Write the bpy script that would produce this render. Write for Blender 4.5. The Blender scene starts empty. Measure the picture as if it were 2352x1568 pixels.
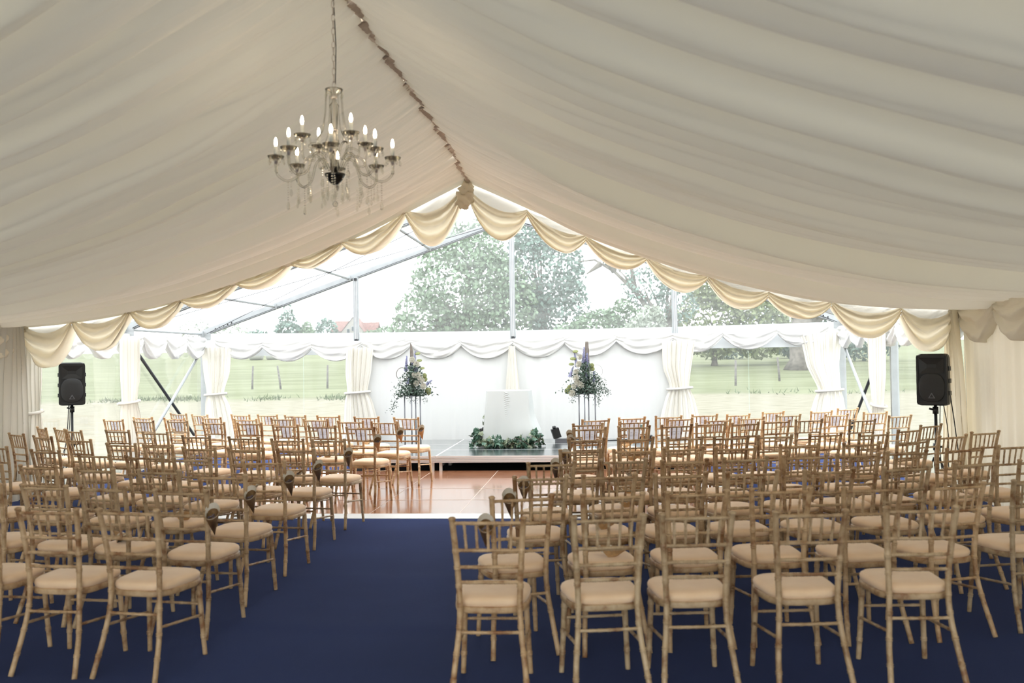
import bpy, math, random
import numpy as np
from mathutils import Matrix, Vector

random.seed(7)
rng = np.random.default_rng(7)
sc = bpy.context.scene
COL = sc.collection
PI = math.pi

# ------------------------------------------------------------------ camera
CAM = (1.6055, -17.5209, 1.6956)
YAW, PITCH, ROLL, FPX = 0.0921, 0.0195, -0.0157, 2163.3
fw = Vector((-math.sin(YAW) * math.cos(PITCH), math.cos(YAW) * math.cos(PITCH), math.sin(PITCH)))
rt = Vector((math.cos(YAW), math.sin(YAW), 0))
up = rt.cross(fw)
r2 = rt * math.cos(ROLL) + up * math.sin(ROLL)
u2 = -rt * math.sin(ROLL) + up * math.cos(ROLL)
cd = bpy.data.cameras.new('camera')
cam = bpy.data.objects.new('camera', cd)
COL.objects.link(cam)
m = Matrix.Identity(4)
for i in range(3):
    m[i][0], m[i][1], m[i][2], m[i][3] = r2[i], u2[i], -fw[i], CAM[i]
cam.matrix_world = m
cd.sensor_width = 36
cd.lens = FPX * 36 / 2352
cd.clip_end = 1000
cd.dof.use_dof = True
cd.dof.focus_distance = 13.0
cd.dof.aperture_fstop = 2.4
sc.camera = cam

# ------------------------------------------------------------------ world, exposure
wd = bpy.data.worlds.new('overcast_sky')
sc.world = wd
wd.use_nodes = True
nt = wd.node_tree
bg = nt.nodes['Background']
tc = nt.nodes.new('ShaderNodeTexCoord')
nz = nt.nodes.new('ShaderNodeTexNoise'); nz.inputs['Scale'].default_value = 2.2; nz.inputs['Detail'].default_value = 1
rp = nt.nodes.new('ShaderNodeValToRGB')
rp.color_ramp.elements[0].position = .3; rp.color_ramp.elements[0].color = (.86, .89, .92, 1)
rp.color_ramp.elements[1].position = .62; rp.color_ramp.elements[1].color = (1.0, 1.0, 1.0, 1)
nt.links.new(tc.outputs['Generated'], nz.inputs['Vector'])
nt.links.new(nz.outputs['Fac'], rp.inputs['Fac'])
nt.links.new(rp.outputs['Color'], bg.inputs['Color'])
bg.inputs['Strength'].default_value = 1.0
sc.view_settings.view_transform = 'Standard'
sc.view_settings.look = 'None'
sc.view_settings.gamma = 1
sc.view_settings.use_curve_mapping = False
sc.view_settings.exposure = 2.3
sc.cycles.max_bounces = 8
sc.cycles.diffuse_bounces = 4
sc.cycles.transparent_max_bounces = 16
sc.cycles.sample_clamp_indirect = 6
sc.cycles.glossy_bounces = 3
sc.cycles.transmission_bounces = 4
sc.cycles.use_adaptive_sampling = True
sc.cycles.adaptive_threshold = 0.07

# ------------------------------------------------------------------ materials
MATS = {}
def newmat(name):
    mt = bpy.data.materials.new(name); mt.use_nodes = True
    MATS[name] = mt
    return mt, mt.node_tree, mt.node_tree.nodes['Principled BSDF']

def plain(name, col, rough=.6, metal=0., noise=0., scale=20, bump=0., ior=1.5, spec=.5):
    mt, t, b = newmat(name)
    b.inputs['Roughness'].default_value = rough
    b.inputs['Metallic'].default_value = metal
    b.inputs['IOR'].default_value = ior
    b.inputs['Specular IOR Level'].default_value = spec
    if noise or bump:
        c = t.nodes.new('ShaderNodeTexCoord')
        n = t.nodes.new('ShaderNodeTexNoise'); n.inputs['Scale'].default_value = scale; n.inputs['Detail'].default_value = 4
        t.links.new(c.outputs['Object'], n.inputs['Vector'])
        r = t.nodes.new('ShaderNodeValToRGB')
        r.color_ramp.elements[0].position = .3; r.color_ramp.elements[1].position = .7
        r.color_ramp.elements[0].color = tuple(v * (1 - noise) for v in col) + (1,)
        r.color_ramp.elements[1].color = tuple(min(1, v * (1 + noise)) for v in col) + (1,)
        t.links.new(n.outputs['Fac'], r.inputs['Fac'])
        t.links.new(r.outputs['Color'], b.inputs['Base Color'])
        if bump:
            bp = t.nodes.new('ShaderNodeBump'); bp.inputs['Strength'].default_value = bump; bp.inputs['Distance'].default_value = .01
            t.links.new(n.outputs['Fac'], bp.inputs['Height']); t.links.new(bp.outputs['Normal'], b.inputs['Normal'])
    else:
        b.inputs['Base Color'].default_value = tuple(col) + (1,)
    return mt

def fabric(name, col, tcol, trans, bump=.1, scale=60):
    """woven cloth: diffuse face that also lets daylight through"""
    mt, t, b = newmat(name)
    t.nodes.remove(b)
    out = t.nodes['Material Output']
    d = t.nodes.new('ShaderNodeBsdfDiffuse'); d.inputs['Color'].default_value = tuple(col) + (1,)
    tr = t.nodes.new('ShaderNodeBsdfTranslucent'); tr.inputs['Color'].default_value = tuple(tcol) + (1,)
    mx = t.nodes.new('ShaderNodeMixShader'); mx.inputs[0].default_value = trans
    t.links.new(d.outputs[0], mx.inputs[1]); t.links.new(tr.outputs[0], mx.inputs[2])
    t.links.new(mx.outputs[0], out.inputs['Surface'])
    if bump < .09: return mt
    c = t.nodes.new('ShaderNodeTexCoord')
    n = t.nodes.new('ShaderNodeTexNoise'); n.inputs['Scale'].default_value = scale; n.inputs['Detail'].default_value = 2
    bp = t.nodes.new('ShaderNodeBump'); bp.inputs['Strength'].default_value = bump; bp.inputs['Distance'].default_value = .01
    t.links.new(c.outputs['Object'], n.inputs['Vector'])
    t.links.new(n.outputs['Fac'], bp.inputs['Height'])
    for q in (d, tr): t.links.new(bp.outputs['Normal'], q.inputs['Normal'])
    return mt

def clear_pvc(name, haze, tint, stretch=(2.5, 2.5, .5)):
    """clear plastic sheet with a milky, streaky film on it"""
    mt, t, b = newmat(name)
    t.nodes.remove(b)
    out = t.nodes['Material Output']
    tp = t.nodes.new('ShaderNodeBsdfTransparent'); tp.inputs['Color'].default_value = tuple(tint) + (1,)
    tr = t.nodes.new('ShaderNodeBsdfTranslucent'); tr.inputs['Color'].default_value = (.92, .97, .97, 1)
    gl = t.nodes.new('ShaderNodeBsdfGlossy'); gl.inputs['Roughness'].default_value = .08
    c = t.nodes.new('ShaderNodeTexCoord')
    mp = t.nodes.new('ShaderNodeMapping'); mp.inputs['Scale'].default_value = stretch
    n = t.nodes.new('ShaderNodeTexNoise'); n.inputs['Scale'].default_value = 1.6; n.inputs['Detail'].default_value = 2
    mr = t.nodes.new('ShaderNodeMapRange')
    mr.inputs['From Min'].default_value = .3; mr.inputs['From Max'].default_value = .75
    mr.inputs['To Min'].default_value = haze * .7; mr.inputs['To Max'].default_value = haze * 1.35
    t.links.new(c.outputs['Object'], mp.inputs['Vector']); t.links.new(mp.outputs[0], n.inputs['Vector'])
    t.links.new(n.outputs['Fac'], mr.inputs['Value'])
    m1 = t.nodes.new('ShaderNodeMixShader'); m2 = t.nodes.new('ShaderNodeMixShader')
    fr = t.nodes.new('ShaderNodeFresnel'); fr.inputs['IOR'].default_value = 1.3
    t.links.new(mr.outputs[0], m1.inputs[0]); t.links.new(tp.outputs[0], m1.inputs[1]); t.links.new(tr.outputs[0], m1.inputs[2])
    fm = t.nodes.new('ShaderNodeMath'); fm.operation = 'MULTIPLY'; fm.inputs[1].default_value = .18
    t.links.new(fr.outputs[0], fm.inputs[0]); t.links.new(fm.outputs[0], m2.inputs[0]); t.links.new(m1.outputs[0], m2.inputs[1]); t.links.new(gl.outputs[0], m2.inputs[2])
    t.links.new(m2.outputs[0], out.inputs['Surface'])
    return mt

def limewash():
    mt, t, b = newmat('limewashed_wood')
    c = t.nodes.new('ShaderNodeTexCoord')
    oi = t.nodes.new('ShaderNodeObjectInfo')
    ad = t.nodes.new('ShaderNodeVectorMath'); ad.operation = 'ADD'
    sp = t.nodes.new('ShaderNodeVectorMath'); sp.operation = 'SCALE'; sp.inputs[0].default_value = (31, 17, 23)
    t.links.new(oi.outputs['Random'], sp.inputs['Scale'])
    t.links.new(c.outputs['Object'], ad.inputs[0]); t.links.new(sp.outputs[0], ad.inputs[1])
    n = t.nodes.new('ShaderNodeTexNoise'); n.inputs['Scale'].default_value = 9; n.inputs['Detail'].default_value = 4
    n.inputs['Roughness'].default_value = .65
    t.links.new(ad.outputs[0], n.inputs['Vector'])
    r = t.nodes.new('ShaderNodeValToRGB')
    e = r.color_ramp.elements
    e[0].position = .36; e[0].color = (.24, .115, .045, 1)
    e[1].position = .60; e[1].color = (.53, .375, .22, 1)
    k = e.new(.47); k.color = (.42, .28, .15, 1)
    t.links.new(n.outputs['Fac'], r.inputs['Fac'])
    mu = t.nodes.new('ShaderNodeMixRGB'); mu.blend_type = 'MULTIPLY'; mu.inputs[0].default_value = 1
    t.links.new(r.outputs[0], mu.inputs[1]); t.links.new(oi.outputs['Color'], mu.inputs[2])
    t.links.new(mu.outputs[0], b.inputs['Base Color'])
    b.inputs['Roughness'].default_value = .5
limewash()

def suede():
    mt, t, b = newmat('champagne_suede')
    c = t.nodes.new('ShaderNodeTexCoord'); oi = t.nodes.new('ShaderNodeObjectInfo')
    n = t.nodes.new('ShaderNodeTexNoise'); n.inputs['Scale'].default_value = 5; n.inputs['Detail'].default_value = 3
    t.links.new(c.outputs['Object'], n.inputs['Vector'])
    r = t.nodes.new('ShaderNodeValToRGB')
    r.color_ramp.elements[0].position = .3; r.color_ramp.elements[0].color = (.81, .56, .345, 1)
    r.color_ramp.elements[1].position = .7; r.color_ramp.elements[1].color = (.92, .68, .45, 1)
    t.links.new(n.outputs['Fac'], r.inputs['Fac'])
    t.links.new(r.outputs[0], b.inputs['Base Color'])
    b.inputs['Roughness'].default_value = .9
    b.inputs['Sheen Weight'].default_value = .35; b.inputs['Sheen Roughness'].default_value = .5
suede()

def carpet():
    mt, t, b = newmat('navy_carpet')
    c = t.nodes.new('ShaderNodeTexCoord')
    n = t.nodes.new('ShaderNodeTexNoise'); n.inputs['Scale'].default_value = 180; n.inputs['Detail'].default_value = 2
    n2 = t.nodes.new('ShaderNodeTexNoise'); n2.inputs['Scale'].default_value = .9; n2.inputs['Detail'].default_value = 5
    for q in (n, n2): t.links.new(c.outputs['Object'], q.inputs['Vector'])
    mx = t.nodes.new('ShaderNodeMath'); mx.operation = 'ADD'
    ml = t.nodes.new('ShaderNodeMath'); ml.operation = 'MULTIPLY'; ml.inputs[1].default_value = .5
    t.links.new(n.outputs['Fac'], mx.inputs[0]); t.links.new(n2.outputs['Fac'], mx.inputs[1]); t.links.new(mx.outputs[0], ml.inputs[0])
    r = t.nodes.new('ShaderNodeValToRGB')
    r.color_ramp.elements[0].position = .3; r.color_ramp.elements[0].color = (.011, .018, .062, 1)
    r.color_ramp.elements[1].position = .7; r.color_ramp.elements[1].color = (.023, .037, .118, 1)
    t.links.new(ml.outputs[0], r.inputs['Fac']); t.links.new(r.outputs[0], b.inputs['Base Color'])
    b.inputs['Sheen Weight'].default_value = .12; b.inputs['Sheen Tint'].default_value = (.45, .55, 1, 1); b.inputs['Sheen Roughness'].default_value = .5
    b.inputs['Roughness'].default_value = .95; b.inputs['Specular IOR Level'].default_value = .03
    bp = t.nodes.new('ShaderNodeBump'); bp.inputs['Strength'].default_value = .5; bp.inputs['Distance'].default_value = .006
    t.links.new(n.outputs['Fac'], bp.inputs['Height']); t.links.new(bp.outputs[0], b.inputs['Normal'])
carpet()

def parquet():
    mt, t, b = newmat('parquet')
    c = t.nodes.new('ShaderNodeTexCoord')
    br = t.nodes.new('ShaderNodeTexBrick'); br.offset = .5
    br.inputs['Scale'].default_value = 1.0
    br.inputs['Brick Width'].default_value = .155; br.inputs['Row Height'].default_value = .0517
    br.inputs['Mortar Size'].default_value = .0012
    br.inputs['Color1'].default_value = (.46, .20, .10, 1); br.inputs['Color2'].default_value = (.34, .14, .065, 1)
    br.inputs['Mortar'].default_value = (.10, .035, .015, 1)
    t.links.new(c.outputs['Object'], br.inputs['Vector'])
    t.links.new(br.outputs['Color'], b.inputs['Base Color'])
    b.inputs['Roughness'].default_value = .22
    b.inputs['Coat Weight'].default_value = 1.0; b.inputs['Coat Roughness'].default_value = .10; b.inputs['Coat IOR'].default_value = 1.7
parquet()

def ground():
    mt, t, b = newmat('field')
    c = t.nodes.new('ShaderNodeTexCoord')
    sx = t.nodes.new('ShaderNodeSeparateXYZ'); t.links.new(c.outputs['Object'], sx.inputs[0])
    n = t.nodes.new('ShaderNodeTexNoise'); n.inputs['Scale'].default_value = .35; n.inputs['Detail'].default_value = 8
    mp = t.nodes.new('ShaderNodeMapping'); mp.inputs['Scale'].default_value = (.6, 1.6, 1)
    t.links.new(c.outputs['Object'], mp.inputs[0]); t.links.new(mp.outputs[0], n.inputs['Vector'])
    a = t.nodes.new('ShaderNodeMath'); a.operation = 'MULTIPLY_ADD'; a.inputs[1].default_value = 5; 
    t.links.new(n.outputs['Fac'], a.inputs[0]); t.links.new(sx.outputs['Y'], a.inputs[2])
    mr = t.nodes.new('ShaderNodeMapRange'); mr.inputs['From Min'].default_value = 26.6; mr.inputs['From Max'].default_value = 28.6
    t.links.new(a.outputs[0], mr.inputs['Value'])
    straw = t.nodes.new('ShaderNodeValToRGB')
    straw.color_ramp.elements[0].position = .3; straw.color_ramp.elements[0].color = (.135, .125, .088, 1)
    straw.color_ramp.elements[1].position = .6; straw.color_ramp.elements[1].color = (.205, .19, .145, 1)
    grass = t.nodes.new('ShaderNodeValToRGB')
    grass.color_ramp.elements[0].position = .35; grass.color_ramp.elements[0].color = (.105, .115, .062, 1)
    grass.color_ramp.elements[1].position = .62; grass.color_ramp.elements[1].color = (.15, .16, .095, 1)
    n2 = t.nodes.new('ShaderNodeTexNoise'); n2.inputs['Scale'].default_value = 2.5; n2.inputs['Detail'].default_value = 8
    t.links.new(mp.outputs[0], n2.inputs['Vector'])
    t.links.new(n2.outputs['Fac'], straw.inputs[0]); t.links.new(n.outputs['Fac'], grass.inputs[0])
    mx = t.nodes.new('ShaderNodeMixRGB'); t.links.new(mr.outputs[0], mx.inputs[0])
    t.links.new(straw.outputs[0], mx.inputs[1]); t.links.new(grass.outputs[0], mx.inputs[2])
    t.links.new(mx.outputs[0], b.inputs['Base Color']); b.inputs['Roughness'].default_value = 1
    b.inputs['Specular IOR Level'].default_value = .1
ground()

def card_mat():
    mt, t, b = newmat('printed_card')
    c = t.nodes.new('ShaderNodeTexCoord')
    sx = t.nodes.new('ShaderNodeSeparateXYZ'); t.links.new(c.outputs['Object'], sx.inputs[0])
    w = t.nodes.new('ShaderNodeTexWave'); w.inputs['Scale'].default_value = 22; w.inputs['Distortion'].default_value = 9
    w.inputs['Detail'].default_value = 3; w.inputs['Detail Scale'].default_value = 6
    t.links.new(c.outputs['Object'], w.inputs['Vector'])
    def band(v, lo, hi):
        a = t.nodes.new('ShaderNodeMath'); a.operation = 'GREATER_THAN'; a.inputs[1].default_value = lo
        d = t.nodes.new('ShaderNodeMath'); d.operation = 'LESS_THAN'; d.inputs[1].default_value = hi
        e = t.nodes.new('ShaderNodeMath'); e.operation = 'MULTIPLY'
        t.links.new(v, a.inputs[0]); t.links.new(v, d.inputs[0]); t.links.new(a.outputs[0], e.inputs[0]); t.links.new(d.outputs[0], e.inputs[1])
        return e.outputs[0]
    bz = band(sx.outputs['Z'], -.022, .002); bz2 = band(sx.outputs['Z'], .012, .024); bx = band(sx.outputs['X'], -.04, .04)
    ad = t.nodes.new('ShaderNodeMath'); ad.operation = 'ADD'; t.links.new(bz, ad.inputs[0]); t.links.new(bz2, ad.inputs[1])
    g = t.nodes.new('ShaderNodeMath'); g.operation = 'MULTIPLY'; t.links.new(ad.outputs[0], g.inputs[0]); t.links.new(bx, g.inputs[1])
    th = t.nodes.new('ShaderNodeMath'); th.operation = 'GREATER_THAN'; th.inputs[1].default_value = .72
    t.links.new(w.outputs['Fac'], th.inputs[0])
    h = t.nodes.new('ShaderNodeMath'); h.operation = 'MULTIPLY'; t.links.new(g.outputs[0], h.inputs[0]); t.links.new(th.outputs[0], h.inputs[1])
    mx = t.nodes.new('ShaderNodeMixRGB'); mx.inputs[1].default_value = (.80, .80, .84, 1); mx.inputs[2].default_value = (.5, .5, .55, 1)
    t.links.new(h.outputs[0], mx.inputs[0]); t.links.new(mx.outputs[0], b.inputs['Base Color'])
    b.inputs['Roughness'].default_value = .7
    tr = t.nodes.new('ShaderNodeBsdfTranslucent'); t.links.new(mx.outputs[0], tr.inputs['Color'])
    ms = t.nodes.new('ShaderNodeMixShader'); ms.inputs[0].default_value = .5
    t.links.new(b.outputs[0], ms.inputs[1]); t.links.new(tr.outputs[0], ms.inputs[2]); t.links.new(ms.outputs[0], t.nodes['Material Output'].inputs['Surface'])
card_mat()

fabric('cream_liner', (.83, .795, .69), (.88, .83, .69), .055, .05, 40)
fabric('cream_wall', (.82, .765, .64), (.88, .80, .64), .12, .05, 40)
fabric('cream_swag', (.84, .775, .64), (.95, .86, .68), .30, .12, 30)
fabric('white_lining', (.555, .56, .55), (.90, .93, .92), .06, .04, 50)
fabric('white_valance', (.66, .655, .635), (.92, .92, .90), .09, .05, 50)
fabric('ivory_curtain', (.70, .675, .61), (.93, .89, .80), .11, .05, 50)
fabric('sheer_white', (.62, .60, .54), (.95, .92, .84), .17, .04, 30)
fabric('ridge_ruffle', (.58, .50, .42), (.6, .5, .4), .08, .1, 40)
fabric('white_pvc', (.60, .63, .64), (.88, .92, .93), .07, .02, 10)
fabric('satin_cloth', (.52, .54, .53), (.85, .86, .82), .07, .05, 25)
clear_pvc('clear_pvc', .075, (.93, .97, .965))
clear_pvc('clear_pvc_gable', .125, (.92, .97, .975), (.5, .5, 5.0))
clear_pvc('clear_pvc_roof', .10, (.95, .97, .98))
plain('aluminium', (.34, .36, .37), .5, .25, .06, 8)
plain('aluminium_dark', (.035, .037, .04), .5, .3)
plain('steel_bright', (.16, .165, .18), .4, .5)
sb_ = plain('stage_board', (.035, .048, .052), .2, 0, .25, 3)
sb_.node_tree.nodes['Principled BSDF'].inputs['Coat Weight'].default_value = 1
sb_.node_tree.nodes['Principled BSDF'].inputs['Coat IOR'].default_value = 1.45
sb_.node_tree.nodes['Principled BSDF'].inputs['Coat Roughness'].default_value = .2
plain('stage_edge', (.60, .58, .57), .35, .2)
plain('stage_black', (.006, .006, .009), .9)
plain('white_edge', (.72, .74, .74), .4)
plain('seam_metal', (.5, .42, .36), .4, .3)
plain('black_plastic', (.004, .004, .0045), .45, 0, .2, 200, .1)
plain('speaker_grille', (.014, .0145, .0155), .55, 0, .35, 400, .3)
plain('logo_grey', (.10, .10, .11), .35)
plain('black_cable', (.012, .011, .012), .5)
plain('kraft_paper', (.50, .30, .135), .7, 0, .15, 60)
plain('cone_lining', (.66, .60, .50), .8)
plain('petals', (.16, .13, .16), .8)
plain('rose_white', (.56, .55, .48), .75, 0, .06, 40)
plain('delphinium', (.29, .30, .46), .8, 0, .35, 30)
plain('green_bloom', (.15, .165, .06), .8, 0, .25, 60, .3)
plain('foliage_dark', (.035, .065, .042), .6, 0, .35, 20)
plain('foliage_grey', (.085, .13, .10), .6, 0, .35, 20)
plain('ivy_leaf', (.055, .125, .08), .4, 0, .4, 14)
plain('ivy_leaf_pale', (.20, .235, .15), .45, 0, .3, 14)
plain('stem_brown', (.07, .045, .03), .8)
plain('driftwood', (.17, .15, .13), .8, 0, .35, 14)
plain('bark', (.12, .105, .09), .95, 0, .35, 3)
plain('leaf_pale', (.15, .21, .135), .8, 0, .3, .6)
plain('leaf_olive', (.18, .215, .10), .8, 0, .3, .6)
plain('leaf_blue', (.12, .18, .15), .8, 0, .3, .6)
plain('leaf_grey', (.26, .29, .24), .8, 0, .25, .6)
plain('roof_tile', (.17, .09, .08), .9, 0, .2, 2)
plain('house_wall', (.27, .25, .23), .9, 0, .08, 2)
plain('house_trim', (.3, .3, .3), .7)
plain('window_dark', (.05, .06, .07), .2)
plain('post_wood', (.13, .12, .115), .95, 0, .3, 9)
plain('bale_wrap', (.4, .4, .38), .5)
plain('grass_tuft', (.07, .095, .045), .9, 0, .4, 1)
plain('chrome', (.78, .72, .66), .3, .7)
plain('candle_sleeve', (.62, .63, .60), .5)
plain('dark_bowl', (.015, .014, .013), .2, .3)
def glassy():
    mt, t, b = newmat('crystal')
    t.nodes.remove(b); out = t.nodes['Material Output']
    tp = t.nodes.new('ShaderNodeBsdfTransparent'); tp.inputs['Color'].default_value = (.93, .93, .91, 1)
    gl = t.nodes.new('ShaderNodeBsdfGlossy'); gl.inputs['Roughness'].default_value = .2; gl.inputs['Color'].default_value = (.97, .95, .90, 1)
    lw = t.nodes.new('ShaderNodeLayerWeight'); lw.inputs['Blend'].default_value = .22
    mx = t.nodes.new('ShaderNodeMixShader')
    t.links.new(lw.outputs['Fresnel'], mx.inputs[0]); t.links.new(tp.outputs[0], mx.inputs[1]); t.links.new(gl.outputs[0], mx.inputs[2])
    t.links.new(mx.outputs[0], out.inputs['Surface'])
glassy()
def bulbmat():
    mt, t, b = newmat('lit_bulb')
    b.inputs['Base Color'].default_value = (1, .9, .75, 1)
    b.inputs['Emission Color'].default_value = (1.0, .80, .55, 1); b.inputs['Emission Strength'].default_value = 9
bulbmat()

# ------------------------------------------------------------------ mesh helpers
class MB:
    def __init__(s): s.v = []; s.f = []
    def add(s, V, F):
        k = len(s.v); s.v += [tuple(p) for p in V]; s.f += [tuple(i + k for i in q) for q in F]
    def box(s, c, d, rz=0, M=None):
        x, y, z = [q / 2 for q in d]
        P = [Vector((a, b, e)) for a in (-x, x) for b in (-y, y) for e in (-z, z)]
        R = M if M is not None else Matrix.Rotation(rz, 3, 'Z')
        P = [R @ p + Vector(c) for p in P]
        s.add(P, [(0, 1, 3, 2), (4, 6, 7, 5), (0, 4, 5, 1), (2, 3, 7, 6), (0, 2, 6, 4), (1, 5, 7, 3)])
    def bar(s, a, b, w, h=None):
        """square bar from a to b"""
        a, b = Vector(a), Vector(b); h = h or w
        d = (b - a); L = d.length; d.normalize()
        u = d.cross(Vector((0, 0, 1)))
        if u.length < 1e-3: u = Vector((1, 0, 0))
        u.normalize(); v = u.cross(d)
        R = Matrix((u, d, v)).transposed()
        s.box((a + b) / 2, (w, L, h), M=R)
    def tube(s, P, R, n=8, caps=True):
        P = [Vector(p) for p in P]
        if not hasattr(R, '__len__'): R = [R] * len(P)
        V = []; prev = None
        for i, p in enumerate(P):
            d = (P[min(i + 1, len(P) - 1)] - P[max(i - 1, 0)])
            if d.length < 1e-9: d = Vector((0, 0, 1))
            d.normalize()
            if prev is None:
                ref = Vector((1, 0, 0)) if abs(d.x) < .8 else Vector((0, 1, 0))
                u = d.cross(ref).normalized()
            else:
                u = (prev - d * prev.dot(d)).normalized()
            prev = u; w = d.cross(u)
            for k in range(n):
                t = 2 * PI * k / n
                V.append(p + (u * math.cos(t) + w * math.sin(t)) * R[i])
        F = []
        for i in range(len(P) - 1):
            for k in range(n):
                F.append((i * n + k, i * n + (k + 1) % n, (i + 1) * n + (k + 1) % n, (i + 1) * n + k))
        if caps:
            F.append(tuple(range(n))[::-1]); F.append(tuple(range((len(P) - 1) * n, len(P) * n)))
        s.add(V, F)
    def lathe(s, prof, n=16, c=(0, 0, 0)):
        V = []; F = []
        for r, z in prof:
            for k in range(n):
                t = 2 * PI * k / n; V.append((c[0] + r * math.cos(t), c[1] + r * math.sin(t), c[2] + z))
        for i in range(len(prof) - 1):
            for k in range(n):
                F.append((i * n + k, i * n + (k + 1) % n, (i + 1) * n + (k + 1) % n, (i + 1) * n + k))
        s.add(V, F)
    def grid(s, A):
        """A: array (n, m, 3)"""
        n, mm = A.shape[:2]
        k = len(s.v); s.v += [tuple(p) for p in A.reshape(-1, 3).tolist()]
        I = np.arange(n * mm).reshape(n, mm) + k
        q = np.stack([I[:-1, :-1], I[1:, :-1], I[1:, 1:], I[:-1, 1:]], -1).reshape(-1, 4)
        s.f += [tuple(r) for r in q.tolist()]
    def mesh(s, name, mat=None, smooth=False):
        me = bpy.data.meshes.new(name); me.from_pydata(s.v, [], s.f)
        if mat: me.materials.append(MATS[mat])
        if smooth: me.polygons.foreach_set('use_smooth', [True] * len(me.polygons))
        me.update(); return me
    def build(s, name, mat, parent=None, smooth=False, loc=None):
        o = bpy.data.objects.new(name, s.mesh(name, mat, smooth)); COL.objects.link(o)
        if parent: o.parent = parent
        if loc: o.location = loc
        return o

def tag(o, label, cat, group=None, kind=None):
    if label: o['label'] = label
    if cat: o['category'] = cat
    if group: o['group'] = group
    if kind: o['kind'] = kind
    return o
def struct(o, label=None):
    o['kind'] = 'structure'
    if label: o['label'] = label
    return o
def empty(name, loc=(0, 0, 0), rz=0):
    o = bpy.data.objects.new(name, None); COL.objects.link(o)
    o.location = loc; o.rotation_euler = (0, 0, rz); o.empty_display_size = .1
    return o
def inst(name, me, parent=None, loc=None, rot=None, scale=None, color=None):
    o = bpy.data.objects.new(name, me); COL.objects.link(o)
    if parent: o.parent = parent
    if loc is not None: o.location = loc
    if rot is not None: o.rotation_euler = rot
    if scale is not None: o.scale = scale if hasattr(scale, '__len__') else (scale,) * 3
    if color: o.color = color
    return o
def noise1(x, wl, seed):
    """smooth 1-D value noise in [-1,1]"""
    g = np.random.default_rng(int(abs(seed) * 10)).uniform(-1, 1, 4096)
    t = np.asarray(x, float) / wl + 1000; i = np.floor(t).astype(int); f = t - i; f = f * f * (3 - 2 * f)
    return g[i % 4096] * (1 - f) + g[(i + 1) % 4096] * f
def sstep(a, b, x): 
    t = np.clip((np.asarray(x, float) - a) / (b - a), 0, 1); return t * t * (3 - 2 * t)

# ================================================================== SETTING
BAY = 2.95; YF = -2 * BAY           # liner edge frame
YW = -19.0                          # lining ends here: unseen clear side walls added behind to let daylight in
YB = -21.0                          # rear end of the tent
EAVE, APEX, HALF = 2.2675, 4.33, 6.0

# field outside, gently rising away from the tent
def terrain_z(x, y):
    return -0.02 + .032 * np.clip(np.hypot(np.maximum(y - 24, 0), np.maximum(np.abs(x) - 60, 0)), 0, 130) ** 1.0
xs = np.concatenate([np.linspace(-260, -60, 12), np.linspace(-50, 60, 45), np.linspace(70, 260, 12)])
ys = np.concatenate([np.linspace(-60, -5, 6), np.linspace(0, 60, 50), np.linspace(64, 150, 30), np.linspace(160, 330, 10)])
X, Y = np.meshgrid(xs, ys, indexing='ij')
b = MB(); b.grid(np.stack([X, Y, terrain_z(X, Y)], -1)); g = b.build('ground_field', 'field', smooth=True)
struct(g, 'mown straw coloured strip and green rising field outside')

# carpet, with shallow ripples in the aisle
xs = np.linspace(-HALF, HALF, 121); ys = np.linspace(YB, -.02, 281)
X, Y = np.meshgrid(xs, ys, indexing='ij')
ph = Y + .35 * noise1(X, 1.3, 3) + .06 * X
Z = .011 * np.maximum(0, noise1(ph, .45, 5)) ** 2 * (np.abs(X) < 1.4) * sstep(-14, -12.5, Y) * (1 - sstep(-9, -8, Y))
b = MB(); b.grid(np.stack([X, Y, Z], -1)); struct(b.build('floor', 'navy_carpet', smooth=True), 'navy blue carpet with faint ripples')

# pleated ceiling liner
PX = np.array([0, .77, 1.5, 2.2, 2.9, 3.65, 4.38, 5.2, 6.0]); PZ = np.array([4.02, 3.57, 3.24, 2.96, 2.73, 2.51, 2.38, 2.26, 2.21])
PC = np.polyfit(PX, PZ, 4)
def liner_z(x, y):
    a = np.abs(x)
    base = np.polyval(PC, a)
    return base + (-.10 * np.exp(-a / .5)) * np.exp((y - YF) / .6) + .08 * np.exp(-a / .4) * (1 - np.exp((y - YF) / .8))
def swathe(y, lo, hi, seed, pw):
    """hanging swathes: rounded bellies of random width between sharp creases"""
    r = np.random.default_rng(seed); k = np.cumsum(r.uniform(lo, hi, 400)) - 60; amp = r.uniform(.35, 1.0, 401)
    i = np.clip(np.searchsorted(k, y), 1, 399)
    t = (y - k[i - 1]) / (k[i] - k[i - 1]); t = np.clip(t, 0, 1) ** 1.25
    return amp[i] * np.sin(PI * t) ** pw
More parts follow.
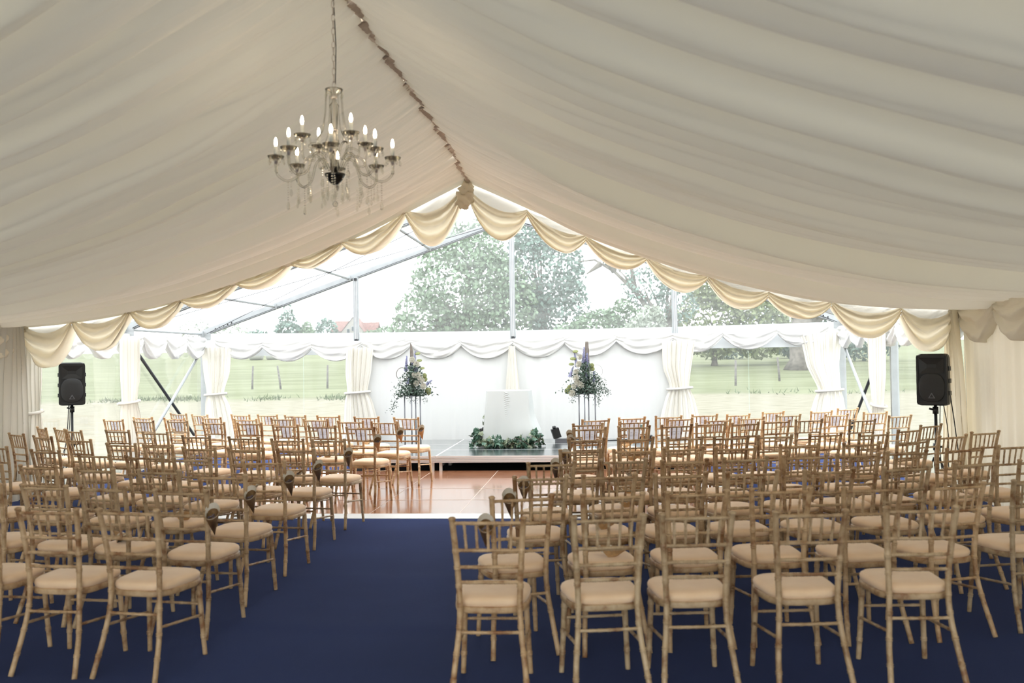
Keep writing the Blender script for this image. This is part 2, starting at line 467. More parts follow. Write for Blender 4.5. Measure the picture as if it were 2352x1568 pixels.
def liner_side(sg, seed):
    t = np.concatenate([np.linspace(0, .6, 26)[:-1], np.linspace(.6, HALF, 70)])
    y = np.arange(YF, YB - .01, -.0165)
    T, Yg = np.meshgrid(t, y, indexing='ij')
    # folds wander a little on their way down the slope
    yy = Yg + .10 * noise1(T, 1.7, seed + 1) * np.minimum(1, T) + .05 * noise1(T + Yg * .4, .8, seed + 2)
    depth = sstep(0, 1.6, T) * (1 - .55 * sstep(4.0, 6.0, T))
    c1 = swathe(yy, .20, .58, seed + 3, .55); c2 = swathe(yy + .02 * T, .10, .24, seed + 4, .8); c3 = noise1(yy, .065, seed + 5)
    fold = .34 * c1 + .03 * c2 + .003 * c3
    gath = .022 * noise1(Yg + .08 * T, .028, seed + 6) * np.exp(-T / .5) + .032 * noise1(Yg + .05 * T, .085, seed + 7) * np.exp(-T / 1.1)
    edge = 1 - np.exp((Yg - YF) / .10)
    Z = liner_z(T, Yg) - (fold - .21) * depth * edge + gath * edge
    Yo = Yg - .06 * depth * edge * c1
    A = np.stack([sg * T, Yo, Z], -1)
    return A
b = MB()
b.grid(liner_side(-1, 100)); b.grid(liner_side(1, 300))
ceil = struct(b.build('ceiling', 'cream_liner', smooth=True), 'cream fabric roof liner hung in loose pleats from the ridge')
# dark ruched band along the ridge, stepping from side to side, part of the ceiling
b = MB(); y = np.arange(YF - .02, YB, -.012)
off = .035 * (((y / .74) % 1.0) - .5) * 2
w = .05 + .006 * noise1(y, .1, 9)
z = liner_z(np.zeros_like(y), y) - .035 + .006 * np.sin(y * 2 * PI / .045)
A = np.stack([np.stack([off + w * k, y, z + .03 * abs(k)], -1) for k in (-1, -.5, 0, .5, 1)], 0)
b.grid(A); b.build('ridge_ruffle', 'ridge_ruffle', ceil, smooth=True)

# side walls of lining (vertical pleats) behind the clear bays
def pleat_wall(x, y0, y1, z0, z1, seed, amp=.035, wl=.075, axis='y', step=.012, nz=14):
    s = np.arange(y0, y1, step); zz = np.linspace(z0, z1, nz)
    S, Zg = np.meshgrid(s, zz, indexing='ij')
    d = amp * noise1(S + .01 * np.sin(Zg * 2), wl, seed) * (.7 + .3 * (z1 - Zg) / (z1 - z0)) + amp * .7 * noise1(S, wl * 3.1, seed + 1)
    return np.stack([x + d, S, Zg], -1) if axis == 'y' else np.stack([S, x + d, Zg], -1)
b = MB(); b.grid(pleat_wall(5.93, YW, YF + .10, .0, 2.23, 21)); struct(b.build('wall_right', 'cream_wall', smooth=True), 'cream pleated wall lining along the right side')
b = MB(); b.grid(pleat_wall(-5.93, YW, YF - .05, .0, 2.27, 25)); struct(b.build('wall_left', 'cream_wall', smooth=True), 'cream pleated wall lining along the left side')
# gable wall: white lined centre panels, white band above, clear windows
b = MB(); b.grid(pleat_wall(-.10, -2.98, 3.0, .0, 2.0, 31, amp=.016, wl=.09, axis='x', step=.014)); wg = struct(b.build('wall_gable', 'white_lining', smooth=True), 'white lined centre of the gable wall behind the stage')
b = MB()
for x0, x1 in ((-6, -3), (-3, 0), (0, 3), (3, 6)):
    q = MB(); n = 14; xx = np.linspace(x0, x1, n); zz = np.linspace(1.85, 2.245, 6)
    Xg, Zg = np.meshgrid(xx, zz, indexing='ij')
    Zg = Zg + .05 * (np.abs(Xg) / 6) ** 2 * (Zg > 2)
    q.grid(np.stack([Xg, .02 + .006 * noise1(Xg * 3 + Zg, .5, 40), Zg], -1)); q.build('pvc_band', 'white_pvc', wg, smooth=True)

RAF = lambda x: EAVE + (APEX - EAVE) * (1 - abs(x) / HALF)
wn = 0
def window(name_i, pts, mat='clear_pvc', sub=10, wob=.006, seam=None):
    """clear sheet across four corner points"""
    p = [np.array(q, float) for q in pts]
    u = np.linspace(0, 1, sub); U, Vv = np.meshgrid(u, u, indexing='ij'); U = U[..., None]; Vv = Vv[..., None]
    A = p[0] * (1 - U) * (1 - Vv) + p[1] * U * (1 - Vv) + p[2] * U * Vv + p[3] * (1 - U) * Vv
    nrm = np.cross(p[1] - p[0], p[3] - p[0]); nrm /= np.linalg.norm(nrm)
    A = A + nrm * (wob * noise1(U[..., 0] * 3 + Vv[..., 0] * 1.7, .6, 50 + name_i))[..., None]
    q = MB(); q.grid(A); o = q.build('window_%d' % name_i, mat, smooth=True); struct(o)
    return o
wins = []
def W(*a, **k):
    global wn
    wn += 1; o = window(wn, *a, **k); return o
w1 = W([(-5.95, .03, 0), (-3, .03, 0), (-3, .03, 1.86), (-5.95, .03, 1.86)]); w1['label'] = 'clear plastic gable window left of the stage'
w2 = W([(3, .03, 0), (5.95, .03, 0), (5.95, .03, 1.86), (3, .03, 1.86)]); w2['label'] = 'clear plastic gable window right of the stage'
for x0, x1 in ((-6, -3), (-3, 0), (0, 3), (3, 6)):
    W([(x0, .03, 2.24), (x1, .03, 2.24), (x1, .03, RAF(x1)), (x0, .03, RAF(x0))], mat='clear_pvc_gable')
for sg in (-1, 1):
    for k in (0, 1):
        y0, y1 = -BAY * k, -BAY * (k + 1)
        W([(sg * 6, y0, EAVE + .09), (sg * 6, y1, EAVE + .09), (0, y1, APEX + .09), (0, y0, APEX + .09)], mat='clear_pvc_roof', wob=.02)
        W([(sg * 6.03, y0, 0), (sg * 6.03, y1, 0), (sg * 6.03, y1, 2.2), (sg * 6.03, y0, 2.2)])
# unseen end behind the camera: clear sheet added to light chair backs and liner
for x0, x1 in ((-6, -3), (-3, 0), (0, 3), (3, 6)):
    W([(x0, YB, 0), (x1, YB, 0), (x1, YB, float(np.polyval(PC, abs(x1)))), (x0, YB, float(np.polyval(PC, abs(x0))))])
for sg in (-1, 1):
    for y0, y1 in ((YW, YB),): W([(sg * 6, y0, 0), (sg * 6, y1, 0), (sg * 6, y1, 2.2), (sg * 6, y0, 2.2)])  # unseen side panes added for more daylight from behind
# welded seam down the gable windows and the middle of side panes
for wo, sx in ((w1, -4.02), (w2, 4.32)):
    q = MB(); q.box((sx, .025, .93), (.012, .004, 1.84)); q.build('weld_seam', 'clear_pvc', wo)

# aluminium frames
tr_n = 0
def frame(y, full):
    global tr_n
    tr_n += 1
    root = empty('trim_%d' % tr_n, (0, y, 0)); struct(root, ['aluminium gable frame behind the stage', 'aluminium frame across the clear roof bays', 'aluminium frame behind the cream swags'][tr_n - 1])
    for sg in (-1, 1):
        q = MB(); q.box((sg * 6.0, 0, 1.12), (.11, .07, 2.24)); q.build('post', 'aluminium', root)
        q = MB(); q.bar((sg * 6.02, 0, EAVE + .03), (0, 0, APEX + .03), .07, .12); r_ = q.build('rafter', 'aluminium', root)
        for dz in (-.012, -.034):
            q = MB(); q.bar((sg * 6.0, -.036, EAVE + dz + .012), (0, -.036, APEX + dz + .012), .006, .008); q.build('groove', 'aluminium_dark', r_)
        q = MB()
        for k in range(5): q.lathe([(0, .012), (.012, .012), (.012, -.012), (0, -.012)], 8, (sg * (5.75 - .08 * k), -.045, RAF(5.75 - .08 * k) + .03))
        q.build('bolts', 'aluminium_dark', r_)
        q = MB(); q.box((sg * 5.95, -.04, EAVE - .02), (.2, .02, .14)); q.build('eave_plate', 'aluminium', root)
    return root
frame(0.06, True); frame(-BAY, True); frame(YF + .02, True)
tr_n += 1
gu = empty('trim_%d' % tr_n, (0, 0, 0)); struct(gu, 'three aluminium uprights of the gable')
for x in (-2.974, .006, 3.0):
    q = MB(); q.box((x, .0, (RAF(x)) / 2), (.095, .06, RAF(x))); u_ = q.build('upright', 'aluminium', gu)
    q = MB(); q.box((x - .012, -.034, (2.1 + RAF(x)) / 2), (.006, .004, RAF(x) - 2.1)); q.box((x + .02, -.034, (2.1 + RAF(x)) / 2), (.006, .004, RAF(x) - 2.1)); q.build('groove', 'white_edge', u_)
    q = MB(); q.box((x, -.045, 2.1), (.05, .03, .07)); q.tube([(x + .02, -.06, 2.07), (x + .05, -.065, 2.13)], .009, 6); q.build('clamp', 'aluminium_dark', u_)
    q = MB(); q.box((x, -.04, RAF(x) - .04), (.05, .02, .05)); q.build('top_bracket', 'aluminium_dark', u_)
for k in (0, 1):
    y0, y1 = -BAY * k - .03, -BAY * (k + 1) + .03
    tr_n += 1
    pu = empty('trim_%d' % tr_n, (0, y1, 0)); struct(pu, 'purlins and bracing wires of the clear roof bay ' + ('next to the gable', 'behind the cream swags')[k])
    for x in (-6, -4.55, -3.1, -1.55, 0, 1.55, 3.1, 4.55, 6):
        q = MB(); q.tube([(x, y0 - y1, RAF(x) + .02), (x, 0, RAF(x) + .02)], .027, 8)
        q.box((x, y0 - y1 - .03, RAF(x) + .02), (.08, .05, .09)); q.box((x, .03, RAF(x) + .02), (.08, .05, .09)); q.build('purlin', 'aluminium', pu)
    for sg in (-1, 1):
        for (xa, xb) in ((5.9, .1),):
            q = MB(); q.tube([(sg * xa, y0 - y1, RAF(xa) - .01), (sg * xb, 0, RAF(xb) - .01)], .0055, 5); q.build('brace_wire', 'aluminium_dark', pu)
            q = MB(); q.tube([(sg * xa, 0, RAF(xa) - .01), (sg * xb, y0 - y1, RAF(xb) - .01)], .0055, 5); q.build('brace_wire', 'aluminium_dark', pu)
        q = MB(); q.bar((sg * 5.98, y0 - y1, 2.16), (sg * 5.98, 0, 2.16), .035, .05); q.build('curtain_rail', 'aluminium', pu)
# side-wall cross braces in the bay next to the gable
for sg in (-1, 1):
    tr_n += 1
    xb_ = empty('trim_%d' % tr_n, (sg * 5.97, -BAY / 2, 0)); struct(xb_, 'crossed aluminium brace in the %s side wall' % ('left' if sg < 0 else 'right'))
    h = BAY / 2 - .12
    q = MB(); q.tube([(0, -h, 2.05), (0, h, .12)], .026, 8); q.build('brace_tube', 'aluminium_dark', xb_, smooth=True)
    q = MB(); q.tube([(-sg * .05, -h, .12), (-sg * .05, h, 2.05)], .026, 8); q.build('brace_tube', 'aluminium', xb_, smooth=True)

# ================================================================== DANCE FLOOR AND STAGE
DX0, DX1, DY0, DY1 = -2.95, 3.05, -7.28, -3.28
df = empty('dance_floor', (0, (DY0 + DY1) / 2, 0)); tag(df, 'glossy red-brown parquet dance floor in square panels before the stage', 'dance floor')
pm = MB(); pm.box((0, 0, .012), (.996, .996, .024)); pmesh = pm.mesh('panel', 'parquet')
sm = MB(); sm.box((0, 0, 0), (1.0, .007, .003)); smesh = sm.mesh('seam_strip', 'seam_metal')
oy = (DY0 + DY1) / 2
for i in range(6):
    for j in range(4):
        inst('panel', pmesh, df, (DX0 + .5 + i, DY0 + .5 + j - oy, 0))
for j in range(1, 4):
    for i in range(6): inst('seam_strip', smesh, df, (DX0 + .5 + i, DY0 + j - oy, .0243))
for i in range(1, 6):
    for j in range(4): inst('seam_strip', smesh, df, (DX0 + i, DY0 + .5 + j - oy, .0243), (0, 0, PI / 2))
def ramp(p, q, out):
    b = MB(); p, q, o = Vector(p), Vector(q), Vector(out)
    b.add([p, q, q + Vector((0, 0, .025)), p + Vector((0, 0, .025)), p + o, q + o, q + o + Vector((0, 0, .003)), p + o + Vector((0, 0, .003))],
          [(3, 2, 6, 7), (0, 4, 5, 1), (0, 3, 7, 4), (1, 5, 6, 2), (4, 7, 6, 5), (0, 1, 2, 3)]); return b
for p, q, o in (((DX0, DY0 - oy, 0), (DX1, DY0 - oy, 0), (0, -.19, 0)), ((DX0, DY1 - oy, 0), (DX0, DY0 - oy, 0), (-.13, 0, 0)), ((DX1, DY0 - oy, 0), (DX1, DY1 - oy, 0), (.13, 0, 0))):
    ramp(p, q, o).build('edge_ramp', 'white_edge', df)

HS = .25
SX0, SY0, SY1 = -2.9, -3.33, -.33
st = empty('stage', (.1, (SY0 + SY1) / 2, 0)); tag(st, 'low stage of dark glossy deck boards with aluminium edge and legs', 'stage')
so = Vector((.1, (SY0 + SY1) / 2, 0))
dk = MB(); dk.box((0, 0, HS - .008), (1.97, .97, .016)); dmesh = dk.mesh('deck_board', 'stage_board')
fr = MB()
for yy in (-.4925, .4925): fr.box((0, yy, HS - .05), (1.998, .013, .1))
for xx in (-.9925, .9925): fr.box((xx, 0, HS - .05), (.013, .972, .1))
fmesh = fr.mesh('deck_frame', 'stage_edge')
gv = MB()
for dz in (.03, .055, .08): gv.box((0, -.5, HS - dz), (1.99, .004, .006))
gmesh = gv.mesh('edge_groove', 'aluminium')
lg = MB(); lg.box((0, 0, (HS - .1) / 2), (.045, .045, HS - .1)); lmesh = lg.mesh('leg', 'stage_edge')
for i in range(3):
    for j in range(3):
        k_ = .75 if i == 0 else 1.0                 # the left decks are narrower
        c = Vector((SX0 + 1 + 2 * i + (.25 if i == 0 else 0), SY0 + .5 + j, 0)) - so
        d_ = inst('deck_frame', fmesh, st, c, scale=(k_, 1, 1)); inst('deck_board', dmesh, st, c, scale=(k_, 1, 1))
        if j == 0: inst('edge_groove', gmesh, st, c, scale=(k_, 1, 1))
        for sx in (-.93 * k_, .93 * k_):
            for sy in (-.44, .44): inst('leg', lmesh, st, c + Vector((sx, sy, 0)))
b = MB(); b.box((.35 - so.x, -.38 - so.y, .075), (5.46, .01, .15)); b.build('black_skirt', 'stage_black', st)
b = MB(); b.box((.35 - so.x, -1.75 - so.y, .003), (5.4, 2.7, .006)); b.build('under_deck_shade', 'stage_black', st)  # flat black sheet stands in for the shade beneath the decks

# ================================================================== CHAIRS
def ringed(P, R, nodes, nr=.0032, n=10, k=26):
    """tube along P (control points) with double bamboo rings at fractions nodes"""
    P = [Vector(p) for p in P]
    L = [0]
    for a, c in zip(P, P[1:]): L.append(L[-1] + (c - a).length)
    T = L[-1]
    fr_ = sorted(set([i / k for i in range(k + 1)] + [max(0, min(1, f + d / T)) for f in nodes for d in (-.010, -.007, -.0035, 0, .0035, .007, .010)]))
    pts = []; rad = []
    for f in fr_:
        s = f * T
        j = max(i for i in range(len(L)) if L[i] <= s + 1e-9); j = min(j, len(P) - 2)
        t = (s - L[j]) / (L[j + 1] - L[j])
        p0, p1, p2, p3 = P[max(j - 1, 0)], P[j], P[j + 1], P[min(j + 2, len(P) - 1)]
        pts.append(.5 * ((2 * p1) + (p2 - p0) * t + (2 * p0 - 5 * p1 + 4 * p2 - p3) * t * t + (3 * p1 - p0 - 3 * p2 + p3) * t ** 3))
        r = R[0] + (R[1] - R[0]) * f
        for nd in nodes:
            e = abs(f - nd) * T
            if e < .0085: r += nr * (1 if .002 < e < .008 else -.5)
        rad.append(r)
    return pts, rad

CW = .178
def post_xy(z):
    zs = [0, .2, .33, .46, .62, .78, .92]
    return (float(np.interp(z, zs, [.192, .172, .157, .151, .157, .168, CW])), float(np.interp(z, zs, [-.045, .025, .055, .066, .056, .032, .0])))
def chair_parts():
    parts = []
    for sg in (-1, 1):
        P = [(sg * post_xy(z)[0], post_xy(z)[1], z) for z in (0, .1, .2, .33, .46, .62, .78, .905)]
        pts, rad = ringed(P, (.0145, .0155), (.13, .27, .41, .51, .63, .73, .82))
        top = pts[-1]
        pts += [top + Vector((0, 0, .002)), top + Vector((0, -.001, .008)), top + Vector((0, -.001, .014)), top + Vector((0, -.001, .017))]
        rad += [.018, .0195, .015, .006]
        q = MB(); q.tube(pts, rad, 10); parts.append(('back_leg', q.mesh('back_leg', 'limewashed_wood', True)))
        P = [(sg * .183, .462, 0), (sg * .172, .445, .22), (sg * .163, .43, .435)]
        pts, rad = ringed(P, (.0135, .0165), (.28, .52, .8)); q = MB(); q.tube(pts, rad, 10); parts.append(('front_leg', q.mesh('front_leg', 'limewashed_wood', True)))
    def rail(z, r, name, n=9):
        x, y = post_xy(z)
        P = [(-x, y, z), (-x / 2, y - .004, z), (0, y - .006, z), (x / 2, y - .004, z), (x, y, z)]
        nodes = [(i + .5) / n for i in range(n)]
        pts, rad = ringed(P, (r, r), nodes, .0016, 8, 10)
        q = MB(); q.tube(pts, rad, 8); parts.append((name, q.mesh(name, 'limewashed_wood', True)))
    for z in (.888, .748, .662, .585): rail(z, .0088, 'back_rail')
    rail(.335, .0085, 'stretcher', 7)
    for k in range(5):
        u = (k - 2) / 3
        xa, ya = post_xy(.888); xb, yb = post_xy(.748)
        pts, rad = ringed([(xa * u, ya - .005, .888), (xb * u, yb - .005, .748)], (.0068, .0068), (.2, .5, .8), .0018, 8, 8)
        q = MB(); q.tube(pts, rad, 8); parts.append(('spindle', q.mesh('spindle', 'limewashed_wood', True)))
    for sg in (-1, 1):
        x, y = post_xy(.27); pts, rad = ringed([(sg * x, y, .27), (sg * .175, .448, .235)], (.008, .008), (.2, .4, .6, .8), .0016, 8, 8)
        q = MB(); q.tube(pts, rad, 8); parts.append(('stretcher', q.mesh('stretcher', 'limewashed_wood', True)))
    pts, rad = ringed([(-.17, .44, .30), (.17, .44, .30)], (.008, .008), (.2, .4, .6, .8), .0016, 8, 8)
    q = MB(); q.tube(pts, rad, 8); parts.append(('stretcher', q.mesh('stretcher', 'limewashed_wood', True)))
    # seat frame and cushion share a rounded outline
    def outline(s, n=44):
        P = []
        for k in range(n):
            t = 2 * PI * k / n
            cx, cy = math.cos(t), math.sin(t)
            e = .55 if cy > 0 else .42
            x = math.copysign(abs(cx) ** .55, cx); y = math.copysign(abs(cy) ** e, cy)
            hw = .173 + .035 * (y * .5 + .5) ** .7
            P.append((x * hw * s, .268 + y * (.2 + .012 * (cy > 0) * cy) * s))
        return P
    def loft(rings, name, mat):
        q = MB(); n = len(outline(1)); V = []; F = []
        for s, z in rings: V += [(x, y, z) for x, y in outline(s)]
        for i in range(len(rings) - 1):
            for k in range(n): F.append((i * n + k, i * n + (k + 1) % n, (i + 1) * n + (k + 1) % n, (i + 1) * n + k))
        F.append(tuple(range(n))[::-1]); F.append(tuple(range((len(rings) - 1) * n, len(rings) * n)))
        q.add(V, F); parts.append((name, q.mesh(name, mat, True)))
    loft([(.90, .422), (.99, .424), (1.0, .430), (1.0, .450), (.985, .456), (.90, .457)], 'seat_frame', 'limewashed_wood')
    loft([(.90, .452), (.955, .459), (.985, .470), (.99, .482), (.965, .494), (.90, .503), (.78, .509), (.5, .513), (.2, .514)], 'cushion', 'champagne_suede')
    return parts
CHAIR = chair_parts()
LEFT = {
  1: [(-0.97,-12.59,-8), (-1.45,-12.56,-4), (-1.96,-12.50,-4)],
  2: [(-1.02,-11.83,-6), (-1.62,-11.67,-13), (-2.08,-11.57,-11), (-2.61,-11.47,-11)],
  3: [(-1.07,-11.06,-6), (-1.69,-10.74,-12), (-2.27,-10.60,-13), (-2.86,-10.39,-13), (-3.40,-10.26,-13)],
  4: [(-1.10,-10.14,-5), (-1.82,-9.88,-12), (-2.35,-9.65,-8), (-2.90,-9.48,-15), (-3.62,-9.06,-17), (-4.43,-8.61,-19)],
  5: [(-1.18,-9.10,-6), (-1.69,-9.00,-7), (-2.19,-8.89,-12), (-2.74,-8.59,-16), (-3.22,-8.40,-14), (-3.99,-7.83,-22), (-4.70,-7.36,-28), (-5.30,-6.92,-32)],
  6: [(-1.17,-8.08,-8), (-1.62,-8.03,-8), (-2.21,-7.71,-10), (-2.85,-7.46,-13), (-3.62,-6.85,-14), (-4.27,-6.50,-16), (-4.86,-6.45,-32), (-5.24,-6.12,-40), (-5.63,-5.88,-42)],
  7: [(-1.19,-6.71,-11), (-1.74,-6.41,-11), (-2.27,-6.19,-13), (-2.91,-5.70,-12), (-3.63,-5.14,-16), (-4.36,-4.66,-18), (-4.88,-4.62,-17), (-5.52,-4.27,-16)],
  8: [(-1.13,-5.74,-11), (-1.62,-5.55,-11), (-2.23,-5.07,-11), (-2.78,-4.80,-11), (-3.44,-4.47,-11), (-4.15,-3.98,-20), (-4.68,-4.08,-14), (-5.33,-3.75,-16)],
  9: [(-1.02,-4.91,-11), (-1.63,-4.67,-8), (-2.29,-4.27,-12), (-2.97,-3.69,-14), (-3.50,-3.41,-16), (-3.97,-3.31,-20), (-4.67,-3.21,-26), (-5.22,-2.77,-23)],
}
RIGHT = {
  1: [(1.04,-12.87,2), (1.64,-12.80,11), (2.08,-12.73,7), (2.65,-12.66,7), (3.23,-12.53,4)],
  2: [(1.15,-12.11,18), (1.67,-12.04,14), (2.16,-11.94,11), (2.66,-11.83,9), (3.20,-11.78,11), (3.73,-11.66,19), (4.28,-11.47,14)],
  3: [(1.20,-11.19,12), (1.66,-11.13,11), (2.14,-11.08,13), (2.63,-10.99,14), (3.16,-10.89,13), (3.72,-10.75,18), (4.28,-10.49,20), (4.79,-10.33,18)],
  4: [(1.23,-10.36,12), (1.78,-10.17,14), (2.24,-10.24,14), (2.72,-10.09,16), (3.20,-9.95,14), (3.63,-9.85,14), (4.06,-9.67,19), (4.59,-9.45,21), (5.09,-9.22,20)],
  5: [(1.43,-9.35,12), (1.89,-9.38,10), (2.32,-9.24,15), (2.77,-9.20,12), (3.35,-9.01,14), (3.91,-8.91,19), (4.42,-8.69,26), (4.94,-8.21,30), (5.40,-7.79,26)],
  6: [(1.47,-8.23,15), (1.95,-8.19,16), (2.43,-8.16,16), (2.88,-8.13,16), (3.32,-8.02,16), (3.84,-7.87,20), (4.31,-7.86,26), (4.80,-7.40,35), (5.22,-6.79,36)],
  7: [(1.49,-7.14,14), (1.98,-6.93,14), (2.46,-6.80,18), (2.87,-6.53,18), (3.31,-6.19,24), (3.73,-5.86,21), (4.15,-5.69,18), (4.76,-5.79,21), (5.42,-5.08,26)],
  8: [(1.46,-6.47,18), (2.01,-6.13,18), (2.59,-5.63,24), (3.07,-5.55,22), (3.53,-5.25,21), (4.10,-4.69,20), (4.71,-4.75,25), (5.33,-4.31,19)],
  9: [(1.55,-5.69,22), (2.01,-5.37,21), (2.49,-5.16,19), (2.98,-4.90,20), (3.47,-4.52,26), (4.03,-3.99,27), (4.70,-3.95,26), (5.20,-3.39,26)],
}
ORD = ['', 'first', 'second', 'third', 'fourth', 'fifth', 'sixth', 'seventh', 'eighth', 'ninth']
def rowname(r): return {1: 'backmost row', 9: 'front row by the stage'}.get(r, ORD[r] + ' row from the back')
def seatname(k): return 'on the aisle' if k == 0 else ORD[k + 1] + ' from the aisle'
def floor_z(x, y):
    return .0245 if DX0 < x < DX1 and DY0 < y < DY1 + .05 else 0.0
cone_b = MB(); n = 18; R_, H_ = .047, .165
V = []; F = []
for k in range(n):
    t = 2 * PI * k / n; V.append((R_ * math.cos(t), R_ * math.sin(t), .022 * math.cos(t)))
V.append((0, 0, -H_))
for k in range(n):
    t = 2 * PI * k / n; V.append((R_ * .95 * math.cos(t), R_ * .95 * math.sin(t), .022 * math.cos(t)))
V.append((0, 0, -H_ * .93))
for k in range(n):
    a, c = k, (k + 1) % n
    F += [(a, c, n)[::-1], (n + 1 + a, n + 1 + c, 2 * n + 1), (a, n + 1 + a, n + 1 + c, c)]
cone_b.add(V, F); cone_me = cone_b.mesh('paper', 'kraft_paper', True)
lin = MB(); V = [(R_ * .93 * math.cos(2 * PI * k / n), R_ * .93 * math.sin(2 * PI * k / n), .022 * math.cos(2 * PI * k / n) + .004) for k in range(n)]
V += [(R_ * .72 * math.cos(2 * PI * k / n), R_ * .72 * math.sin(2 * PI * k / n), -.045) for k in range(n)]
lin.add(V, [(k, (k + 1) % n, n + (k + 1) % n, n + k) for k in range(n)])
lin_me = lin.mesh('lining', 'cone_lining', True)
flap = MB(); flap.grid(np.array([[(R_ * .97 * math.cos(a) * (1 + .1 * s), R_ * .97 * math.sin(a) * (1 + .1 * s), .022 * math.cos(a) + s * .022 * max(0, math.cos(a)) ** .6) for s in (0, .5, 1)] for a in np.linspace(-1.35, 1.35, 12)]))
flap_me = flap.mesh('tissue_flap', 'cone_lining', True)
pet = MB()
for i in range(10):
    a, r = rng.uniform(0, 6.28), rng.uniform(0, .026)
    pet.box((r * math.cos(a), r * math.sin(a), -.03 + rng.uniform(0, .008)), (.012, .010, .003), M=Matrix.Rotation(rng.uniform(-1, 1), 3, 'X') @ Matrix.Rotation(a, 3, 'Z'))
pet_me = pet.mesh('petals', 'petals')
def paper_cone(label, group, M):
    o = empty('paper_cone'); o.matrix_world = M
    tag(o, label, 'paper cone', group)
    inst('paper', cone_me, o); inst('lining', lin_me, o); inst('tissue_flap', flap_me, o); inst('petals', pet_me, o)
cardb = MB()
zt, zb = .884 - .818, .752 - .818
V = []
for y in (0, .0025):
    V += [(-.082, y, zt), (.082, y, zt), (.068, y, zb), (-.068, y, zb)]
cardb.add(V, [(0, 1, 2, 3), (7, 6, 5, 4), (0, 4, 5, 1), (2, 6, 7, 3), (0, 3, 7, 4), (1, 5, 6, 2)])
card_me = cardb.mesh('name_card', 'printed_card')
nocard = {('right', 7, 3), ('right', 7, 4), ('right', 7, 5), ('right', 7, 6), ('right', 7, 7), ('right', 7, 8)}
for side, D in (('left', LEFT), ('right', RIGHT)):
    for row, L_ in D.items():
        for k, (x, y, a) in enumerate(L_):
            rz = math.radians(a)
            z0 = floor_z(x, y)
            root = empty('banquet_chair', (x, y, z0), rz)
            tag(root, 'limewashed chair, %s block, %s, %s' % (side, rowname(row), 'aisle seat' if k == 0 else ORD[k + 1] + ' from aisle'), 'chair', 'limewashed banquet chairs in rows')
            tone = 1.0 + rng.uniform(-.13, .10); warm = rng.uniform(-.05, .05)
            if row >= 7: warm += .04
            cl = (tone * (1 + warm), tone, tone * (1 - warm), 1)
            for nm, me in CHAIR: inst(nm, me, root, color=cl)
            MW = Matrix.Translation((x, y, z0)) @ Matrix.Rotation(rz, 4, 'Z')
            if row >= 7 and (side, row, k) not in nocard:
                c = inst('name_card', card_me); px_, py_ = post_xy(.818)
                c.matrix_world = MW @ Matrix.Translation((0, py_ + .006, .818)) @ Matrix.Rotation(.20, 4, 'X')
                tag(c, 'white card on chair back, %s block, %s, %s' % (side, rowname(row), 'aisle seat' if k == 0 else ORD[k + 1] + ' from aisle'), 'card', 'white cards tied to the front chairs')
            if k == 0 and row >= 2 and not (side == 'right' and row == 9):
                sg = 1 if side == 'left' else -1
                dz = rng.uniform(-.02, .02)
                M = MW @ Matrix.Translation((sg * .215, .0, .775 + dz)) @ Matrix.Rotation(sg * rng.uniform(.0, .12), 4, 'Y') @ Matrix.Rotation(.42 + rng.uniform(-.1, .1), 4, 'X') @ Matrix.Rotation(PI / 2 + rng.uniform(-.3, .3), 4, 'Z')
                paper_cone('kraft paper cone hung on aisle chair post, %s block, %s' % (side, rowname(row)), 'paper cones hung along the aisle', M)
            if k == 1 and row >= 2:
                M = MW @ Matrix.Translation((.0 + rng.uniform(-.05, .05), .22, .535)) @ Matrix.Rotation(rng.uniform(-.6, .6) + (PI if side == 'left' and row != 3 else 0), 4, 'Z') @ Matrix.Rotation(-PI / 2 - .26 , 4, 'Y')
                paper_cone('kraft paper cone lying on second seat from aisle, %s block, %s' % (side, rowname(row)), 'paper cones lying on seats', M)

# ================================================================== SWAGS, VALANCES, CURTAINS
def swag_grid(p0, p1, zbot, h_end, top_up, nrm, nu=26, nv=26, bulge=.05, nf=3.2, seed=0, thin=.45, skew=0.):
    """hung cloth crescent between p0 and p1 (3-D), lowest point zbot; nrm = direction it bulges to"""
    p0, p1 = np.array(p0, float), np.array(p1, float); nrm = np.array(nrm, float)
    u = np.linspace(0, 1, nu); v = np.linspace(0, 1.22, nv)
    U, Vv = np.meshgrid(u, v, indexing='ij')
    base = p0[None, None] * (1 - U[..., None]) + p1[None, None] * U[..., None]
    mid = (p0[2] + p1[2]) / 2 - h_end
    sag = mid - zbot
    uu = U + skew * U * (1 - U)
    shape = 1 - np.abs(2 * uu - 1) ** 2.15
    zt = base[..., 2] + top_up
    zb = base[..., 2] - h_end - sag * shape
    vv = np.minimum(Vv, 1)
    Z = zt + (zb - zt) * vv
    back = np.clip(Vv - 1, 0, 1)
    Z = Z + back * .45 * (zt - zb)
    env = np.minimum(1, np.sin(PI * np.clip(U, .001, .999)) * 1.6)
    w = sstep(thin - .15, thin + .1, vv)
    d = bulge * w * (.55 + .45 * np.sin(vv * 2 * PI * nf + 2.2 * noise1(U * 2, .7, seed) + seed)) * (.45 + .55 * env)
    d = d + .02 * (1 - w) * env * np.sin(vv * 3 + seed) + .014 * noise1(U * 2 + vv * 3, .16, seed + 5)
    d = d - (Vv > 1) * (bulge * 1.5)
    return np.concatenate([(base[..., :2] + nrm[None, None, :2] * d[..., None]), Z[..., None]], -1)

